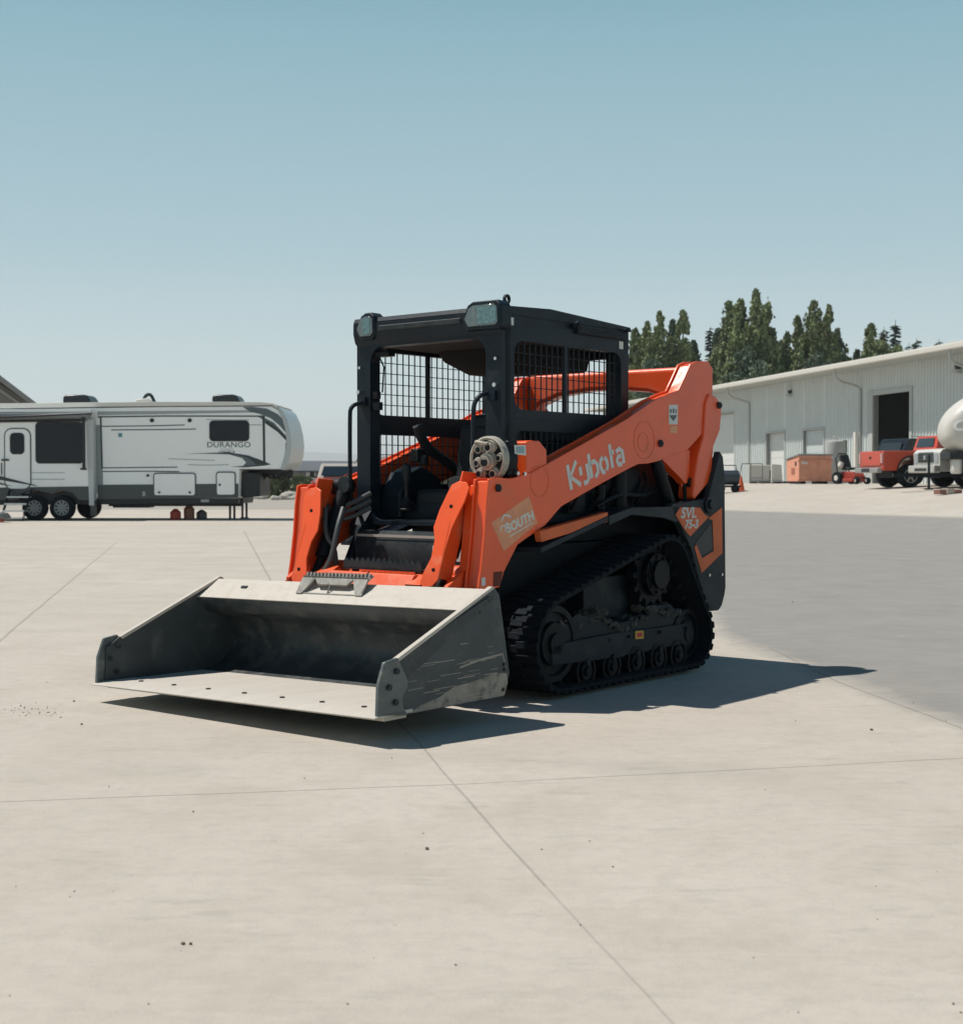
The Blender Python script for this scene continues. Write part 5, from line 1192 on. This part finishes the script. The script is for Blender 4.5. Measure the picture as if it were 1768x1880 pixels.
# ================================================================== BEYOND THE YARD on the left
# gabled building behind the trailer
q_ = at(-40, 75); LB = thing('gabled_barn', 'brown gabled roof end rising behind the white trailer at the left edge', 'barn', (q_.x, q_.y, 0), R(20))
k = 75/F_PX
def lb(u, v): return ((u+40)*k, CAM_H+(882.5-v)*k)
MB().prism([lb(-400,960),lb(60,960),lb(60,745),lb(-60,660),lb(-400,800)], 1, .8, 14).build('wall', mat('tan_wall', (.20,.185,.165), .8, var=.08, vscale=.6), LB)
MB().prism([lb(-62,640),lb(75,747),lb(75,752),lb(68,752),lb(-62,652),lb(-440,800),lb(-440,790)], 1, 0, 14.5).build('roof', mat('grey_brown_roof', (.26,.25,.235), .7), LB)
MB().prism([lb(-60,668),lb(50,748),lb(44,748),lb(-60,676)], 1, .68, .78).build('fascia', mat('pale_fascia', (.36,.35,.32), .7), LB)
# red and tan off-roader facing us, half hidden by the loader
q_ = at(622, 52, z=0); JP = thing('red_truck', 'dark red truck with a tan roof facing the yard, half hidden behind the loader arm', 'truck', q_, R(-90))
JR = mat('dark_red_paint', (.30,.035,.018), .35, coat=.4)
carbody(JP, 'truck_body', [(-4.0,.5),(1.1,.5),(1.15,.75),(1.10,1.08),(-.5,1.28),(-4.0,1.28)], .92, 0, JR)
c_ = carbody(JP, 'truck_cab', [(-.5,1.26),(-.95,1.72),(-1.1,1.80),(-3.0,1.82),(-3.6,1.28)], .86, .20, mat('tan_roof_paint', (.34,.31,.27), .5), 1.30)
panel(c_, [(-.47,-.70,1.34),(-.47,.70,1.34),(-.86,.64,1.68),(-.86,-.64,1.68)], GLASS, 'windscreen', .02)
for y in (-1.14, 1.0): MB().box(-.75,-.6,y,y+.16,1.28,1.52).box(-.7,-.62,y-.06 if y > 0 else y+.1,y+.08 if y > 0 else y+.3,1.26,1.32).build('wing_mirror', RVK, JP, bevel=.02)
MB().box(1.10,1.16,-.6,.6,.70,.98).build('grille', RVK, JP)
for y in (-.88,.62): MB().box(1.10,1.17,y,y+.26,.75,.98).build('headlight', bpy.data.materials['headlamp_glass'], JP, bevel=.02)
MB().box(1.05,1.30,-.95,.95,.45,.65).build('front_bumper', GREYP, JP, bevel=.03)
for x in (0.3,-2.9):
    for y, o_ in ((-.80,-1), (.80,1)): car_wheel(JP, x, y, .38, .26, o_, ALLOY)
# sheds past the yard
def shed(name, label, u, D, w_, d_, h0, h1, wallc, roofc, rz=0):
    q_ = at(u, D, z=0); o_ = thing(name, label, 'shed', q_, rz); MB().prism([(-w_/2,-.2),(w_/2,-.2),(w_/2,h0),(-w_/2,h0)], 1, 0, d_).build('wall', mat(name+'_siding', wallc, .8, var=.08, vscale=1), o_)
    MB().prism([(-.5,h0-.05),(d_/2,h1),(d_+.5,h0-.05),(d_+.5,h0+.08),(d_/2,h1+.15),(-.5,h0+.08)], 0, -w_/2-.4, w_/2+.4).build('roof', mat(name+'_roofing', roofc, .7), o_)
    MB().box(-w_*.3,-w_*.3+.8,-.05,.02,0,1.9).build('door', DOORM, o_); MB().box(w_*.1,w_*.1+1.2,-.05,.02,.9,1.9).build('window', GLASS, o_)
shed('grey_shed', 'long low grey shed beyond the yard, behind the dark red truck', 600, 118, 6, 6, 1.9, 2.7, (.22,.23,.22), (.09,.10,.11), R(25))
shed('tan_shed', 'small tan shed seen through the cab, beyond the yard', 740, 125, 9, 6, 2.2, 3.2, (.26,.22,.17), (.16,.14,.13), R(-15))
shed('brown_shed', 'brown shed seen between the camper nose and the grey shed', 548, 122, 4.5, 5, 1.4, 2.0, (.20,.17,.12), (.15,.13,.11), 0)
# scrub, stones and bushes at the yard's far edge
random.seed(77)
for i in range(14):
    u = [452,463,474,486,497,508,519,530,541,553,566,715,760,800][i]; D = [96,92,99,94,90,97,93,99,91,95,92,98,94,99][i]; wd = [30,26,34,28,30,36,28,34,26,30,30,60,60,60][i]; vt = [868,872,862,874,870,874,866,858,870,868,872,850,846,855][i]
    q_ = at(u, D, z=-.05); R_ = wd/2/F_PX*D; H = max(.5, CAM_H+(882.5-vt)/F_PX*D)
    where = ['under the camper hitch','right of the hitch locker','behind the hitch','between hitch and nose','below the camper nose','just right of the camper nose','in front of the brown shed','beside the brown shed','left of the dark red truck','by the mirror of the dark red truck','behind the hood of the dark red truck','seen low through the cab, left','seen low through the cab, middle','seen low through the cab, right'][i]
    t = thing('scrub_bush', 'dusty green scrub bush at the yard edge, '+where, 'bush', q_, 0, 'scrub bushes at the far yard edge')
    MB().tube([(0,0,0),(.05,0,H*.5),(0,0,H*.8)], .04, 5).build('stem', BARK, t)
    leaf_crown('foliage', [(random.uniform(-.4,.4)*R_, random.uniform(-.4,.4)*R_, 0, H*random.uniform(.6,1), R_*.6) for _ in range(4)], 900, .26, mat('dusty_scrub_leaf', (.13,.15,.07), .85, var=.4, vscale=1.5) if i == 0 else bpy.data.materials['dusty_scrub_leaf'], t, 200+i)
for i, (u, D, w_, h_) in enumerate(((536,86,1.4,.55),(505,84,.8,.3),(552,85,.7,.35),(478,88,.9,.3))):
    rk = bmesh.new(); bmesh.ops.create_icosphere(rk, subdivisions=3, radius=1)
    for v in rk.verts: v.co *= 1+.35*mnoise.noise(v.co*1.3+Vector((i*9,0,0)))+.12*mnoise.noise(v.co*4)
    for v in rk.verts: v.co.x *= w_/2; v.co.y *= w_/2.4; v.co.z *= h_*.7
    me = bpy.data.meshes.new('boulder'); rk.to_mesh(me); rk.free(); me.materials.append(mat('pale_rock', (.40,.37,.32), .9, var=.2, vscale=3) if i == 0 else bpy.data.materials['pale_rock'])
    o_ = bpy.data.objects.new('boulder', me); COL.objects.link(o_); o_.location = at(u, D, z=h_*.2); tag(o_, ['largest pale boulder at the yard edge, below the camper nose','flat pale stone between the camper hitch and the largest boulder','pale stone just right of the largest boulder','small pale stone under the camper hitch'][i], 'boulder', 'pale boulders at the yard edge')
# distant tree line
mb_ = MB()
def far_wood(name, D, u0, u1, vt, n, m_, seed):
    rnd = random.Random(seed); vs = []; fs = []
    for _ in range(n):
        u = rnd.uniform(u0, u1); top = vt(u)+3*mnoise.noise(Vector((u*.15, seed, 0))); hh = (CAM_H+(882.5-top)/F_PX*D)*rnd.random()**.5; p = at(u, D+rnd.uniform(-8, 8)); p.z = max(0, hh)
        s_ = rnd.uniform(.6, 1.5); a = Vector((rnd.uniform(-1,1), rnd.uniform(-1,1), rnd.uniform(-1,1))).normalized()*s_; b_ = Vector((rnd.uniform(-1,1), rnd.uniform(-1,1), rnd.uniform(-1,1))).normalized()*s_; k_ = len(vs)
        vs += [p+a, p+b_, p-a, p-b_]; fs += [(k_, k_+1, k_+2, k_+3)]
    me = bpy.data.meshes.new(name); me.from_pydata([tuple(v) for v in vs], [], fs); me.materials.append(m_); o_ = bpy.data.objects.new(name, me); COL.objects.link(o_); o_['kind'] = 'stuff'; o_['label'] = 'far-off low wood along the horizon beyond the yard'; o_['category'] = 'wood'
far_wood('distant_wood', 230, -300, 1150, lambda u: 868-10*max(0, mnoise.noise(Vector((u*.02, 0, 5))))-(14 if 660 < u < 900 else 0), 9000, LEAF[1], 3)

# pebbles and crumbs on the concrete
pb = MB(); random.seed(31)
def crumb(x, y, s_):
    pb.obox((x, y, s_*.35), (s_*random.uniform(.7,1.5), s_*random.uniform(.7,1.2), s_*.7), (random.uniform(-.5,.5), random.uniform(-.5,.5), random.uniform(0,3)))
for _ in range(55): g_ = gpt(random.gauss(68, 26), random.gauss(1308, 6)); crumb(g_.x, g_.y, random.uniform(.0012, .0055))
for _ in range(85): g_ = gpt(random.uniform(0, 1768), 960+920*random.random()**1.5); crumb(g_.x, g_.y, random.uniform(.0015, .0045))
for u, v, s_ in ((784,1563,.010),(336,1745,.008),(350,1746,.007),(1600,1343,.011),(1423,1270,.007),(355,1497,.005),(1455,1106,.012),(150,1332,.008),(136,1291,.008)): g_ = gpt(u, v); crumb(g_.x, g_.y, s_)
PB = pb.build('pebbles', mat('dark_pebble', (.14,.11,.08), .9, var=.3, vscale=9)); PB['kind'] = 'stuff'; PB['label'] = 'scattered pebbles and crumbs on the concrete'; PB['category'] = 'pebbles'

# ================================================================== HAZE
hz = MB().box(-3600, 3600, -300, 9100, -12, 150).build('haze', bpy.data.materials.new('haze_air')); hz['kind'] = 'stuff'
hm = bpy.data.materials['haze_air']; hm.use_nodes = True; hn = hm.node_tree; hn.nodes.clear()
ho_ = hn.nodes.new('ShaderNodeOutputMaterial'); pv = hn.nodes.new('ShaderNodeVolumePrincipled'); pv.inputs['Color'].default_value = (.97,.99,1,1); pv.inputs['Density'].default_value = .00022; pv.inputs['Anisotropy'].default_value = .1
hn.links.new(pv.outputs[0], ho_.inputs['Volume'])
